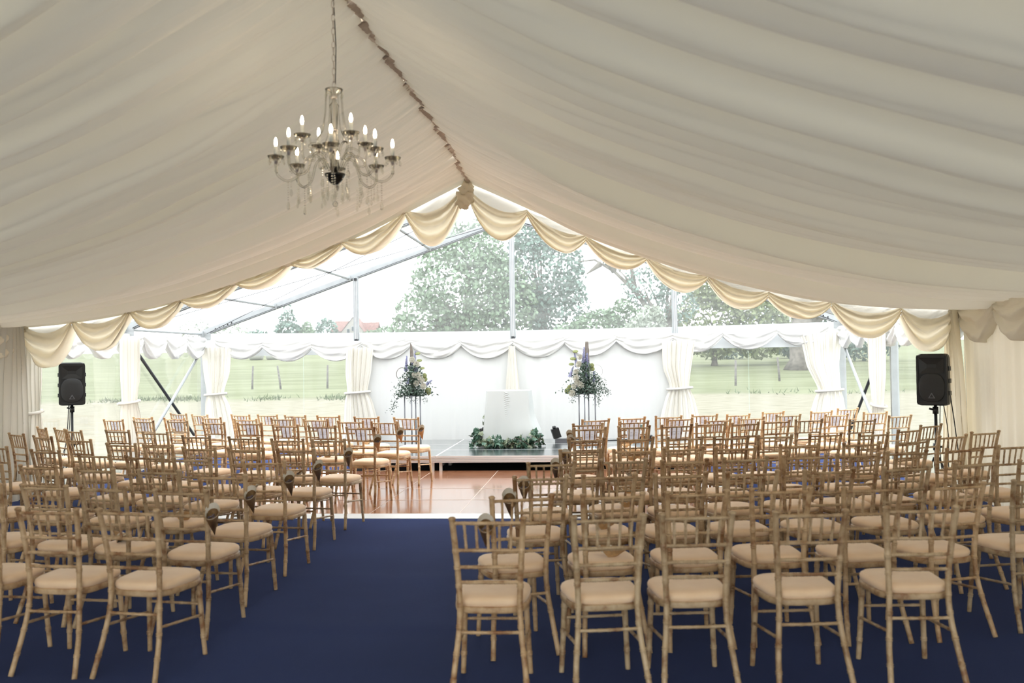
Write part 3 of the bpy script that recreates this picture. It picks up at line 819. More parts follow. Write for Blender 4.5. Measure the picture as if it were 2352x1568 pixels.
# cream swags hanging from the edge of the liner
at = [(-5.906, 2.257), (-5.192, 2.271), (-4.396, 2.396), (-3.725, 2.522), (-3.003, 2.729), (-2.287, 2.962), (-1.607, 3.192), (-.793, 3.554), (-.03, 3.84),
      (.741, 3.497), (1.463, 3.163), (2.203, 2.902), (2.934, 2.645), (3.656, 2.417), (4.397, 2.296), (5.205, 2.201), (5.85, 2.203)]
bz = [1.683, 1.898, 2.166, 2.431, 2.664, 2.923, 3.08, 3.148, 3.194, 3.039, 2.803, 2.503, 2.276, 2.134, 1.886, 1.713]
sv = empty('swag_valance', (0, YF, 2.2)); tag(sv, 'cream swagged fabric valance along the front edge of the roof liner', 'valance')
so_ = Vector((0, YF, 2.2))
for i in range(16):
    (x0, z0), (x1, z1) = at[i], at[i + 1]
    top = max(0.0, .0)
    A = swag_grid((x0, .02, z0 - 2.2), (x1, .02, z1 - 2.2), bz[i] - 2.2, .015 if 0 < i < 15 else .05, .10, (0, -1, 0), bulge=.10, nf=3.8, seed=i * 1.7, thin=.40, nv=34, nu=30)
    k = 10
    q = MB(); q.grid(A[:, k - 1:]); s_ = q.build('swag', 'cream_swag', sv, smooth=True)
    q = MB(); B = A[:, :k + 4].copy(); B[..., 1] += .03; q.grid(B); q.build('sheer_back', 'sheer_white', s_, smooth=True)
def knot(x, y, z, r, mat, parent, seed):
    """crumpled rosette of cloth"""
    n, mm = 26, 16
    T, Ph = np.meshgrid(np.linspace(0, 2 * PI, n), np.linspace(.05, PI - .05, mm), indexing='ij')
    rr = r * (1 + .25 * np.sin(3 * T + 5 * np.cos(Ph) + seed) * np.sin(Ph) + .16 * np.sin(7 * Ph + 2 * T + seed))
    rr[-1] = rr[0]
    q = MB(); q.grid(np.stack([x + rr * np.sin(Ph) * np.cos(T), y + .7 * rr * np.sin(Ph) * np.sin(T), z + 1.15 * rr * np.cos(Ph)], -1)); q.build('rosette', mat, parent, smooth=True)
knot(-.03, -.05, 1.50, .10, 'cream_swag', sv, 1); knot(-.0, -.05, 1.62, .085, 'cream_swag', sv, 4)
knot(-5.87, -.02, .02, .07, 'cream_swag', sv, 2); knot(5.82, -.02, -.02, .07, 'cream_swag', sv, 3)

# white swagged valance along the gable
gv_ = empty('gable_valance', (0, -.14, 2.05)); tag(gv_, 'white swagged fabric valance across the gable wall behind the stage', 'valance')
pk = [(-5.69, 2.09), (-4.767, 2.015), (-3.816, 1.98), (-2.84, 2.0), (-1.899, 2.01), (-.951, 1.99), (.012, 1.99), (.974, 1.996), (1.918, 2.019), (2.948, 2.033), (3.85, 2.065), (4.82, 2.103), (5.72, 2.149)]
for i in range(12):
    (x0, z0), (x1, z1) = pk[i], pk[i + 1]
    A = swag_grid((x0, 0, z0 - 2.05), (x1, 0, z1 - 2.05), (z0 + z1) / 2 - .27 - 2.05, .02, .10, (0, -1, 0), bulge=.035, nf=2.6, seed=i * 2.3, thin=.15, nv=30)
    q = MB(); q.grid(A); q.build('swag', 'white_valance', gv_, smooth=True)
# white valances on the two side walls of the clear bays
for sg, nm in ((-1, 'left'), (1, 'right')):
    r_ = empty('side_valance', (sg * 5.9, -BAY, 2.1)); tag(r_, 'white swagged valance on the %s side wall by the gable' % nm, 'valance')
    for k in range(7):
        y0, y1 = -.1 - k * .83, -.1 - (k + 1) * .83
        A = swag_grid((0, y0 + BAY, .06), (0, y1 + BAY, .06), -.30, .10, .05, (-sg, 0, 0), bulge=.05, nf=2.4, seed=k * 1.3, thin=.15)
        q = MB(); q.grid(A); q.build('swag', 'white_valance', r_, smooth=True)
# cream valance along the lined right and left walls
for sg, nm in ((-1, 'left'), (1, 'right')):
    r_ = empty('wall_valance', (sg * 5.86, -9, 2.1)); tag(r_, 'cream swagged valance along the lined %s wall' % nm, 'valance')
    for k in range(10):
        y0, y1 = YF - .05 - k * 1.0, YF - .05 - (k + 1) * 1.0
        A = swag_grid((0, y0 + 9, .12), (0, y1 + 9, .12), -.30, .10, .05, (-sg, 0, 0), bulge=.06, nf=2.4, seed=k * 1.9 + sg, thin=.12)
        q = MB(); q.grid(A); q.build('swag', 'cream_wall', r_, smooth=True)

def curtain(label, x, y, axis, zs, ws, mat, npl=6, dep=.05, seed=0, shift=None, tie=None, cat='curtain'):
    """gathered curtain; zs/ws = heights and widths; shift = sideways offset at the same heights"""
    root = empty('tied_curtain', (x, y, min(zs))); tag(root, label, cat)
    zz = np.linspace(min(zs), max(zs), 46); o = np.argsort(zs)
    w = (1.2 if axis == 'x' and tie else 1.0) * np.interp(zz, np.array(zs)[o], np.array(ws)[o]); sh = np.interp(zz, np.array(zs)[o], np.array(shift or [0] * len(zs))[o])
    kern = np.array([1, 2, 3, 2, 1]) / 9.
    w = np.convolve(np.pad(w, 2, 'edge'), kern, 'valid'); sh = np.convolve(np.pad(sh, 2, 'edge'), kern, 'valid')
    u = np.linspace(0, 1, npl * 12 + 1)
    U, Zg = np.meshgrid(u, zz, indexing='ij')
    Wd = np.broadcast_to(w, U.shape); Sh = np.broadcast_to(sh, U.shape)
    ph = 2 * PI * npl * U + 1.5 * noise1(U * 5 + Zg * .6, 1., seed)
    a = Sh + Wd * (U - .5) + .015 * np.sin(ph * 2) * Wd / max(ws)
    d = dep * np.sin(ph) * (.6 + .4 * noise1(U * 6, .8, seed + 3)) + .03 * np.sin(PI * U)
    Zo = Zg - min(zs)
    A = np.stack([a, -d, Zo], -1) if axis == 'x' else np.stack([(-d if x > 0 else d), a, Zo], -1)
    q = MB(); q.grid(A); q.build('drape', mat, root, smooth=True)
    if tie:
        k = int(np.argmin(np.abs(zz - tie))); tw = w[k] * .62; q = MB(); n = 20; P = []
        for i in range(n + 1):
            t = 2 * PI * i / n
            c, s = math.cos(t) * tw, math.sin(t) * (dep + .04)
            P.append((sh[k] + c, s - .0, tie - min(zs) + .015 * math.cos(t)) if axis == 'x' else (s, sh[k] + c, tie - min(zs) + .015 * math.cos(t)))
        q.tube(P, .022, 6, caps=False); q.build('tieback', mat, root, smooth=True)
    return root
curtain('ivory tied curtain at the left gable corner post', -5.66, -.16, 'x', [.0, .6, 1.0, 1.14, 1.5, 2.02], [.60, .50, .38, .26, .42, .50], 'ivory_curtain', 6, .04, 1, [.06, .05, .0, -.03, -.0, 0], 1.13)
curtain('ivory tied curtain between left gable window and white lining', -2.9, -.2, 'x', [.0, .6, 1.0, 1.14, 1.5, 1.97], [.62, .52, .42, .30, .40, .42], 'ivory_curtain', 6, .04, 2, [.05, .04, .0, -.02, .0, 0.04], 1.13)
curtain('narrow ivory gather behind the draped table', .0, -.2, 'x', [.25, .9, 1.4, 1.95], [.34, .30, .22, .12], 'ivory_curtain', 4, .03, 3)
curtain('ivory tied curtain between white lining and right gable window', 3.05, -.2, 'x', [.0, .6, 1.0, 1.14, 1.5, 2.0], [.66, .56, .40, .26, .42, .50], 'ivory_curtain', 6, .04, 4, [-.02, -.01, .0, 0, -.04, .0], 1.13)
curtain('ivory tied curtain at the right gable corner post', 5.62, -.16, 'x', [.0, .6, .95, 1.06, 1.5, 2.1], [.62, .52, .40, .30, .46, .60], 'ivory_curtain', 6, .04, 5, [.06, .05, .08, .1, -.02, -.04], 1.06)
curtain('ivory tied curtain on the left wall beyond the loudspeaker', -5.82, -BAY - .25, 'y', [.0, .6, 1.0, 1.12, 1.5, 2.15], [.85, .75, .6, .45, .60, .62], 'ivory_curtain', 6, .04, 6, [.1, .08, 0, -.02, .02, .02], 1.12)
curtain('ivory tied curtain on the right wall beyond the loudspeaker', 5.82, -BAY + .25, 'y', [.0, .5, .75, .9, 1.4, 2.15], [.75, .65, .5, .45, .8, .85], 'ivory_curtain', 6, .04, 7, [0, 0, -.02, -.05, 0, .0], .92)
curtain('cream gathered curtain at the left edge by the tied white curtain', -5.84, YF - .30, 'y', [.0, .8, 1.6, 2.25], [.95, .8, .7, .5], 'ivory_curtain', 6, .05, 8)
curtain('white tied curtain at the far left beside the clear bay', -5.87, YF + .22, 'y', [.0, .6, 1.0, 1.1, 1.5, 2.22], [.55, .45, .36, .26, .36, .36], 'ivory_curtain', 5, .04, 9, None, 1.1)
curtain('golden cream curtain at the right edge behind the loudspeaker', 5.80, YF + .02, 'y', [.0, .8, 1.6, 2.2], [.85, .7, .5, .25], 'cream_swag', 5, .06, 10, [.0, 0, -.02, .0])

# ================================================================== TABLE, IVY
tb = empty('draped_table', (.065, -1.55, HS)); tag(tb, 'small tall table under a white satin cloth on the stage', 'table')
TH = .93
n, mm = 96, 40
Tt, S = np.meshgrid(np.linspace(0, 2 * PI, n + 1), np.linspace(0, 1, mm), indexing='ij')
ct, st_ = np.cos(Tt), np.sin(Tt)
sq = 1 / np.maximum(np.abs(ct), np.abs(st_)) ** .72
fl = (.5 * np.sin(5 * Tt + 1.1) + .35 * np.sin(8 * Tt + 2) + .25 * np.sin(13 * Tt)) * (1 - .85 * np.maximum(0, -st_) ** 6)
rad = sq * (.385 + .06 * S + .06 * fl * S ** 1.4)
bul = .085 * np.exp(-((S - .78) / .22) ** 2) * np.maximum(0, np.cos(Tt + .25)) ** 2 - .12 * sstep(.85, 1, S) * np.maximum(0, np.cos(Tt + .25)) ** 2
rad = rad + bul - .05 * sstep(.3, .85, S) * np.maximum(0, -ct) ** 3 + .10 * sstep(.85, 1, S) * np.maximum(0, -ct)
Xc = rad * ct; Yc = .85 * rad * st_; Zc = TH - (TH - .008) * S + .0 * Xc
Zc = Zc - .012 * sstep(0, .06, S) * 0
q = MB(); q.grid(np.stack([Xc, Yc, Zc], -1))
rr = np.linspace(0, 1, 10); Tg, Rg = np.meshgrid(np.linspace(0, 2 * PI, n + 1), rr, indexing='ij')
s0 = (1 / np.maximum(np.abs(np.cos(Tg)), np.abs(np.sin(Tg))) ** .72) * .385
q.grid(np.stack([Rg * s0 * np.cos(Tg), .85 * Rg * s0 * np.sin(Tg), np.full_like(Rg, TH) + .004 * (1 - Rg)], -1))
clo = q.build('cloth', 'satin_cloth', tb, smooth=True)
q = MB()
for i in range(26):       # puckered centre seam
    z = .90 - i * .032; s = (TH - z) / TH
    yb_ = -.85 * (.385 + .035 * s + .06 * s ** 1.4 * (.5 * math.sin(5 * 4.71 + 1.1) + .35 * math.sin(8 * 4.71 + 2) + .25 * math.sin(13 * 4.71)) * .15) - .003
    L_ = .05 + .05 * rng.uniform()
    q.tube([(-.03 - .3 * L_, yb_ + .002, z + .01), (-.03, yb_ - .004, z), (-.03 + L_ * .6, yb_ - .002, z - .010), (-.03 + L_, yb_ + .004, z - .03)], [.002, .006, .005, .001], 6)
q.build('puckered_seam', 'satin_cloth', clo, smooth=True)
q = MB(); q.box((0, 0, TH - .02), (.66, .56, .03)); q.build('tabletop', 'post_wood', tb)
for sx in (-.28, .28):
    for sy in (-.22, .22):
        q = MB(); q.bar((sx, sy, 0), (sx, sy, TH - .03), .04); q.build('leg', 'post_wood', tb)

ivp = [(0, .0), (.18, .16), (.42, .34), (.30, .12), (.52, .0), (.30, -.12), (.40, -.30), (.2, -.22), (0, -.15)]
def ivy_mesh(name, mat):
    P = [(-.0, .0), (.012, -.004), (.032, .006), (.022, .020), (.036, .036), (.016, .042), (0, .066), (-.016, .042), (-.036, .036), (-.022, .020), (-.032, .006), (-.012, -.004)]
    q = MB(); q.add([(x, y, .006 * math.cos(x * 80) + .1 * y * y * 4) for x, y in P] + [(0, .022, -.004)], [(i, (i + 1) % 12, 12) for i in range(12)])
    return q.mesh(name, mat)
ivA, ivB = ivy_mesh('leaf', 'ivy_leaf'), ivy_mesh('leaf', 'ivy_leaf_pale')
iv = empty('ivy_garland', (.06, -2.05, HS)); tag(iv, 'variegated ivy garland lying around the foot of the draped table', 'garland')
q = MB(); P = []
for i in range(60):
    u = i / 59; P.append(((u - .5) * 1.2, .06 * math.sin(u * 9) - .02 + .22 * (abs(u - .5) * 2) ** 4, .05 + .03 * math.sin(u * 23)))
q.tube(P, .006, 6); q.tube([(-.02, -.1, .03), (.05, -.1, .12), (.16, -.09, .17), (.28, -.1, .12), (.42, -.1, .03)], .005, 6)
q.tube([(.52, .05, .05), (.57, .05, .22)], .006, 6); q.tube([(-.5, .2, .2), (-.40, .22, .21), (-.36, .22, .24)], .005, 6); q.tube([(-.36, .3, .3), (-.37, .28, .42), (-.41, .27, .47)], .003, 5)
q.build('stem', 'stem_brown', iv)
def ivl(p, me=None, s=None):
    inst('leaf', me or (ivA if rng.uniform() < .62 else ivB), iv, p, (rng.uniform(-.9, 1.9), rng.uniform(-.7, .7), rng.uniform(0, 6.28)), s or rng.uniform(.95, 1.6))
for i in range(285):
    u = rng.uniform(-1, 1); x = u * .60
    hmax = .12 + .14 * (abs(u) > .68) + .05 * (abs(u + .25) < .12) + .05 * (abs(u - .35) < .1)
    y = rng.normal(0, .05) - .02 + .22 * abs(u) ** 4
    ivl((x, y, max(.008, rng.uniform(-.01, hmax))))
for p in ((-.57, .2, .22), (-.53, .2, .26), (-.5, .2, .20), (-.46, .24, .24)): ivl(p, ivA, 1.3)
for p in ((-.40, .26, .50), (-.42, .26, .47), (-.40, .26, .38), (-.415, .26, .36)): ivl(p, ivB, 1.15)

# ================================================================== FLOWER STANDS
def leafcard(name, mat, L=.05, W_=.02):
    q = MB(); q.add([(0, 0, 0), (W_ / 2, L * .45, .004), (0, L, 0), (-W_ / 2, L * .45, .004)], [(0, 1, 2, 3)]); return q.mesh(name, mat)
def rose_mesh():
    q = MB()
    for ring, (r, h, nn) in enumerate(((.012, .036, 3), (.022, .034, 4), (.033, .028, 5), (.042, .018, 6))):
        for k in range(nn):
            t0 = 2 * PI * (k + .37 * ring) / nn; half = PI / nn * 1.25; G = []
            for a in np.linspace(-half, half, 6):
                G.append([((r * (.35 + .65 * s) + .004 * s * s) * math.cos(t0 + a), (r * (.35 + .65 * s) + .004 * s * s) * math.sin(t0 + a), -.02 + (h + .02) * s ** .8 - .010 * (a / half) ** 2 * s) for s in (0, .4, .75, 1)])
            q.grid(np.array(G))
    q.lathe([(0, -.03), (.02, -.024), (.03, -.005), (.02, .01), (0, .015)], 10)
    return q.mesh('rose', 'rose_white', True)
ROSE = rose_mesh()
def bloom_mesh():
    q = MB(); q.lathe([(0, -.012), (.02, -.008), (.045, .004), (.044, .012), (.03, .018), (0, .02)], 18); return q.mesh('green_bloom', 'green_bloom', True)
BLOOM = bloom_mesh()
def spike_mesh(L):
    q = MB(); q.tube([(0, 0, 0), (0, 0, L)], [.004, .002], 5)
    for i in range(int(L * 300)):
        z = L * (i / (L * 300)) ; r = .036 * (1 - .7 * z / L) * rng.uniform(.5, 1); a = i * 2.4
        c = Vector((r * math.cos(a), r * math.sin(a), z)); s = .019 * (1 - .5 * z / L)
        u = Vector((-math.sin(a), math.cos(a), 0)); v = Vector((math.cos(a) * .5, math.sin(a) * .5, .85))
        q.add([c + u * s, c + v * s, c - u * s, c - v * s], [(0, 1, 2, 3)])
    return q.mesh('delphinium_spike', 'delphinium')
SPK = [spike_mesh(.26), spike_mesh(.18)]
def flower_stand(x, y, mirror, nm):
    r_ = empty('flower_stand', (x, y, HS)); tag(r_, 'slim steel flower stand %s of the draped table' % nm, 'stand')
    q = MB(); hw = .135
    legs = [(-hw, 0), (hw, 0), (.01, -.13), (.03, .13)] if not mirror else [(-hw, 0), (hw, .02), (-.04, -.13), (.025, .13)]
    for lx, ly in legs:
        q = MB(); q.tube([(lx, ly, 0), (lx, ly, .87)], .011, 8); q.build('leg', 'steel_bright', r_, smooth=True)
    for z, nm2 in ((.006, 'base_ring'), (.86, 'top_ring')):
        q = MB(); o_ = [legs[0], legs[2], legs[1], legs[3]]
        for a, c in zip(o_, o_[1:] + o_[:1]): q.bar((a[0], a[1], z), (c[0], c[1], z), .022, .012)
        q.build(nm2, 'steel_bright', r_)
    s = -1 if mirror else 1
    f_ = empty('flower_arrangement', (x, y, HS + .872)); tag(f_, 'arrangement of white roses, blue delphiniums and trailing greenery %s of the table' % nm, 'flowers')
    q = MB()
    for t in np.linspace(0, 1, 2): pass
    W2 = .03 if not mirror else .038
    zt = .86 if not mirror else .86
    for k, (dx0, dx1, tipx) in enumerate(((-.005, .0, -.012 * s),)):
        cx = .0 if not mirror else .012
        P = [(cx - W2, .0, .0), (cx + W2, .0, .0), (cx + W2, .0, .70), (cx + (.0 if not mirror else W2 * .6), 0, zt), (cx - W2 * (.75 if not mirror else .6), 0, zt + (.03 if not mirror else 0)), (cx - W2, 0, .72)]
        V = [(a, -.008, c) for a, _, c in P] + [(a, .008, c) for a, _, c in P]; nn = len(P)
        q.add(V, [tuple(range(nn)), tuple(range(nn, 2 * nn))[::-1]] + [(i, (i + 1) % nn, nn + (i + 1) % nn, nn + i) for i in range(nn)])
    q.build('driftwood_blade', 'driftwood', f_)
    q = MB(); q.lathe([(.0, -.0), (.09, .0), (.11, .04), (.10, .08), (0, .09)], 18); q.build('bowl', 'dark_bowl', f_, smooth=True)
    roses = [(.03, .60), (.12, .52), (.09, .34), (.19, .30), (.24, .25), (.12, .20), (.27, .15), (.155, .345)] if not mirror else [(.10, .60), (.12, .48), (.17, .35), (.17, .25), (.10, .13), (.21, .11), (.24, .0), (.155, .18)]
    for i, (dx, dz) in enumerate(roses):
        inst('rose', ROSE, f_, (s * dx * (.8 if not mirror else 1.0), -.09 - .04 * (dz < .35), dz), (1.25, 0, s * rng.uniform(.1, .5)), rng.uniform(1.05, 1.3))
    blooms = [(.13, .70), (.16, .58), (.22, .45), (.26, .33), (.27, .27), (.33, .08), (.34, .04)] if not mirror else [(.18, .69), (.22, .57), (.25, .48), (-.09, .46), (-.10, .40), (.28, .1), (.32, .04)]
    for i, (dx, dz) in enumerate(blooms):
        inst('green_bloom', BLOOM, f_, (s * dx * (.85 if not mirror else 1.0), -.04, dz), (.5 + .8 * (i > 2), s * .5 * (i > 2), 0), rng.uniform(.85, 1.15))
    spikes = [(-.12, .52, 0, -.10), (.06, .60, 0, .08), (.02, .56, 1, -.05), (.06, .52, 1, .15), (.26, .14, 1, .9), (.1, .38, 1, .3), (-.08, .2, 1, -.5)] if not mirror else [(.05, .62, 0, 0.05), (.16, .55, 0, .25), (-.01, .60, 1, -.1), (.0, .42, 1, .0), (.0, .22, 1, -.1), (.28, .28, 1, .5), (.27, .02, 1, .8), (-.12, .2, 1, -.4)]
    for dx, dz, kx, tl in spikes:
        inst('delphinium_spike', SPK[kx], f_, (s * dx * (.8 if not mirror else 1), -.05, dz - (.11 if dz > .5 else 0)), (.05, s * tl, rng.uniform(0, 6)))
    # leafy mass and trailing sprays
    q = MB(); q2 = MB()
    def leaf(qq, p, L=.05, Wd=.022):
        d = Vector(rng.normal(0, 1, 3)); d.normalize(); e = d.cross(Vector(rng.normal(0, 1, 3))); e.normalize()
        p = Vector(p); qq.add([p, p + d * L * .5 + e * Wd * .5, p + d * L, p + d * L * .5 - e * Wd * .5], [(0, 1, 2, 3)])
    for i in range(1700):
        z = .64 * rng.uniform(0, 1) ** 1.5 - .02; wd = .26 * (1 - z / .75) + .02
        p = (rng.normal(.03 * s, wd * .55), rng.normal(-.02, .09), z * .8 + .02)
        leaf(q if i % 3 else q2, p, rng.uniform(.03, .065), rng.uniform(.014, .03))
    q.build('foliage', 'foliage_dark', f_)['kind'] = 'stuff'; q2.build('pale_foliage', 'foliage_grey', f_)['kind'] = 'stuff'
    sprays = [((-.12, .08), (-.36, -.28), 130), ((-.06, .0), (-.02, -.14), 30), ((.14, .02), (.26, -.1), 40), ((.05, .0), (.06, -.14), 30), ((-.15, .25), (-.28, .12), 40)] if not mirror else [((-.1, .2), (-.36, -.02), 150), ((-.12, .05), (-.2, -.2), 120), ((-.1, .3), (-.27, .2), 70), ((.14, .0), (.26, -.13), 50), ((.0, 0), (-.02, -.12), 30)]
    for (ax, az), (bx, bz_), cnt in sprays:
        ax, bx = (ax, bx) if not mirror else (-ax, -bx)
        q = MB(); mid = ((ax + bx) / 2 + .02 * s, -.08, max(az, bz_) - .02)
        P = [(ax, -.05, az), mid, (bx, -.09, bz_)]
        Q = [Vector(P[0]) * (1 - t) ** 2 + Vector(P[1]) * 2 * t * (1 - t) + Vector(P[2]) * t * t for t in np.linspace(0, 1, 10)]
        q.tube(Q, .0025, 4)
        for i in range(cnt):
            t = rng.uniform(0, 1); j = min(8, int(t * 9)); p = Q[j].lerp(Q[j + 1], t * 9 - j) + Vector(rng.normal(0, .032, 3))
            leaf(q, p, rng.uniform(.022, .04), rng.uniform(.012, .02))
        o_ = q.build('trailing_spray', 'foliage_dark', f_); o_['kind'] = 'stuff'
    q = MB(); P = [(-s * (.17 + .095 * math.cos(t)), -.02, .36 + .11 * math.sin(t)) for t in np.linspace(-.6, 4.4 if not mirror else 3.6, 24)]
    q.tube(P, .006 if not mirror else .002, 6); q.build('hoop', 'driftwood', f_, smooth=True)
flower_stand(-1.57, -1.72, False, 'left')
flower_stand(1.39, -1.72, True, 'right')

# ================================================================== LOUDSPEAKERS
def speaker(x, y, z, rz, label):
    r_ = empty('loudspeaker', (x, y, z), rz); tag(r_, label, 'loudspeaker', 'loudspeakers on tripod stands')
    Hh, Wf, Wb, D = .59, .335, .24, .32
    # cabinet: trapezoid plan with rounded corners; front at -y
    prof = []
    def plan(s):
        P = [(-Wf / 2 * s, -D / 2 + .03), (-Wf / 2 * s + .025, -D / 2), (Wf / 2 * s - .025, -D / 2), (Wf / 2 * s, -D / 2 + .03), (Wf / 2 * s, -.02), (Wb / 2 * s, D / 2 - .03), (Wb / 2 * s - .03, D / 2), (-Wb / 2 * s + .03, D / 2), (-Wb / 2 * s, D / 2 - .03), (-Wf / 2 * s, -.02)]
        return P
    q = MB(); V = []; F = []; lev = [(.90, 0), (.98, .012), (1, .035), (1, Hh - .05), (.97, Hh - .015), (.88, Hh)]
    nn = 10
    for s, h in lev: V += [(a * (1 if .03 < h < Hh - .04 else s), b_ * s, h) for a, b_ in plan(s)]
    for i in range(len(lev) - 1):
        for k in range(nn): F.append((i * nn + k, i * nn + (k + 1) % nn, (i + 1) * nn + (k + 1) % nn, (i + 1) * nn + k))
    F += [tuple(range(nn))[::-1], tuple(range((len(lev) - 1) * nn, len(lev) * nn))]
    q.add(V, F); q.build('cabinet', 'black_plastic', r_)
    # raised bezel around the face with the horn recess above the grille
    f = -D / 2
    q = MB()
    for sx in (-1, 1): q.box((sx * (Wf / 2 - .016), f - .006, Hh / 2), (.022, .02, Hh - .06))
    q.box((0, f - .006, Hh - .03), (Wf - .02, .02, .028)); q.box((0, f - .006, .03), (Wf - .02, .02, .03)); q.build('bezel', 'black_plastic', r_)
    q = MB(); hw, t = Wf / 2 - .03, .10
    o4 = [(-hw, f - .004, Hh - .045), (hw, f - .004, Hh - .045), (hw * .95, f - .004, .365), (-hw * .95, f - .004, .365)]
    i4 = [(-.05, f + .06, Hh - .12), (.05, f + .06, Hh - .12), (.05, f + .06, Hh - .16), (-.05, f + .06, Hh - .16)]
    o4 = [(a, b_ - .012, c) for a, b_, c in o4]; i4 = [(a, f - .002, c) for a, b_, c in i4]
    q.add(o4 + i4, [(0, 1, 5, 4)[::-1], (1, 2, 6, 5)[::-1], (2, 3, 7, 6)[::-1], (3, 0, 4, 7)[::-1], (4, 5, 6, 7)[::-1]]); q.build('horn', 'black_plastic', r_)
    q = MB(); V = []; n = 28; cz, rx, rz_ = .205, Wf / 2 - .028, .165
    def rim(k):
        t = 2 * PI * k / n; a, c = math.cos(t), math.sin(t)
        return rx * math.copysign(abs(a) ** .7, a), cz + rz_ * math.copysign(abs(c) ** .85, c)
    for yy, s in ((f - .004, 1.0), (f - .016, 1.0), (f - .022, .93), (f - .026, .5)):
        for k in range(n): a, c = rim(k); V.append((a * s, yy, cz + (c - cz) * s))
    F = [(i * n + k, i * n + (k + 1) % n, (i + 1) * n + (k + 1) % n, (i + 1) * n + k) for i in range(3) for k in range(n)] + [tuple(range(3 * n, 4 * n))]
    q.add(V, F); q.build('grille', 'speaker_grille', r_, smooth=True)
    q = MB(); T = [(-.038, .085), (.038, .085), (0, .15)]
    q.add([(a, f - .026, c) for a, c in T] + [(a, f - .032, c) for a, c in T], [(3, 5, 4)[::-1], (0, 1, 4, 3), (1, 2, 5, 4), (2, 0, 3, 5)]); lo = q.build('triangle_logo', 'logo_grey', r_)
    q = MB(); T = [(-.022, .093), (.022, .093), (0, .131)]
    q.add([(a, f - .0325, c) for a, c in T] + [(a, f - .034, c) for a, c in T], [(3, 5, 4)[::-1], (0, 1, 4, 3), (1, 2, 5, 4), (2, 0, 3, 5)]); q.build('logo_inset', 'black_plastic', lo)
    for zz in (.14, .28, .42):
        q = MB(); q.box((Wf / 2 + .004, .0 - .06, zz), (.012, .10, .05)); q.box((-Wf / 2 - .004, -.06, zz), (.012, .10, .05)); q.build('side_rib', 'black_plastic', r_)
def stand(x, y, ztop, label, a0=0.3):
    r_ = empty('speaker_stand', (x, y, 0)); tag(r_, label, 'speaker stand', 'tripod speaker stands')
    q = MB(); q.tube([(0, 0, .10), (0, 0, ztop)], .018, 10); q.build('pole', 'black_plastic', r_, smooth=True)
    q = MB(); q.tube([(0, 0, .12), (0, 0, .62)], .026, 10); q.build('outer_tube', 'black_plastic', r_, smooth=True)
    q = MB(); q.tube([(0, 0, .58), (0, 0, .66)], .036, 10); q.tube([(.03, 0, .62), (.08, 0, .62)], .012, 6); q.build('collar', 'black_plastic', r_, smooth=True)
    q = MB(); q.tube([(0, 0, ztop - .10), (0, 0, ztop - .02)], .032, 10); q.tube([(-.03, 0, ztop - .05), (-.07, 0, ztop - .04)], .012, 6); q.build('top_clamp', 'black_plastic', r_, smooth=True)
    for k in range(3):
        a = a0 + k * 2 * PI / 3; dx, dy = math.cos(a), math.sin(a)
        q = MB(); q.tube([(.03 * dx, .03 * dy, .50), (.24 * dx, .24 * dy, .012)], .012, 8); l_ = q.build('leg', 'black_plastic', r_, smooth=True)
        q = MB(); q.tube([(.03 * dx, .03 * dy, .14), (.14 * dx, .14 * dy, .25)], .008, 6); q.build('brace', 'black_plastic', l_, smooth=True)
LSX, LSY = -5.70, -5.04
RSX, RSY = 5.45, -6.26
stand(LSX, LSY, 1.165, 'black tripod speaker stand at the left wall'); speaker(LSX, LSY, 1.165, math.radians(31), 'black loudspeaker on a stand before the left clear wall')
stand(RSX, RSY, 1.10, 'black tripod speaker stand at the right wall', 1.2); speaker(RSX, RSY, 1.10, math.radians(-30), 'black loudspeaker on a stand before the right pleated lining')
def cable(name_label, P, r=.006):
    P = [Vector(p) for p in P]; Q = []
    for j in range(len(P) - 1):
        p0, p1, p2, p3 = P[max(j - 1, 0)], P[j], P[j + 1], P[min(j + 2, len(P) - 1)]
        for t in np.linspace(0, 1, 9)[:-1]: Q.append(.5 * ((2 * p1) + (p2 - p0) * t + (2 * p0 - 5 * p1 + 4 * p2 - p3) * t * t + (3 * p1 - p0 - 3 * p2 + p3) * t ** 3))
    Q.append(P[-1]); q = MB(); q.tube(Q, r, 6); o = q.build('cable', 'black_cable', smooth=True); tag(o, name_label, 'cable', 'speaker cables')
cable('thin cable hanging straight beneath the left loudspeaker', [(LSX - .08, LSY + .05, 1.18), (LSX - .10, LSY + .05, .8), (LSX - .14, LSY + .03, .4), (LSX - .12, LSY, .006)])
cable('second cable looping beneath the left loudspeaker', [(LSX - .06, LSY + .05, 1.18), (LSX - .07, LSY + .04, .8), (LSX - .16, LSY - .0, .4), (LSX - .2, LSY - .05, .006)], .005)
cable('cable from the right loudspeaker side to the curtain foot', [(RSX + .15, RSY + .02, 1.40), (RSX + .20, RSY - .0, .95), (RSX + .22, RSY - .08, .5), (RSX + .27, RSY - .12, .006)])
cable('cable hanging beneath the right loudspeaker nearest its pole', [(RSX + .07, RSY + .05, 1.11), (RSX + .06, RSY + .05, .75), (RSX + .05, RSY, .4), (RSX + .08, RSY - .1, .006)], .005)
cable('cable hanging beneath the right loudspeaker farther from its pole', [(RSX + .11, RSY + .06, 1.11), (RSX + .15, RSY + .04, .75), (RSX + .13, RSY, .4), (RSX + .14, RSY - .15, .006)], .005)

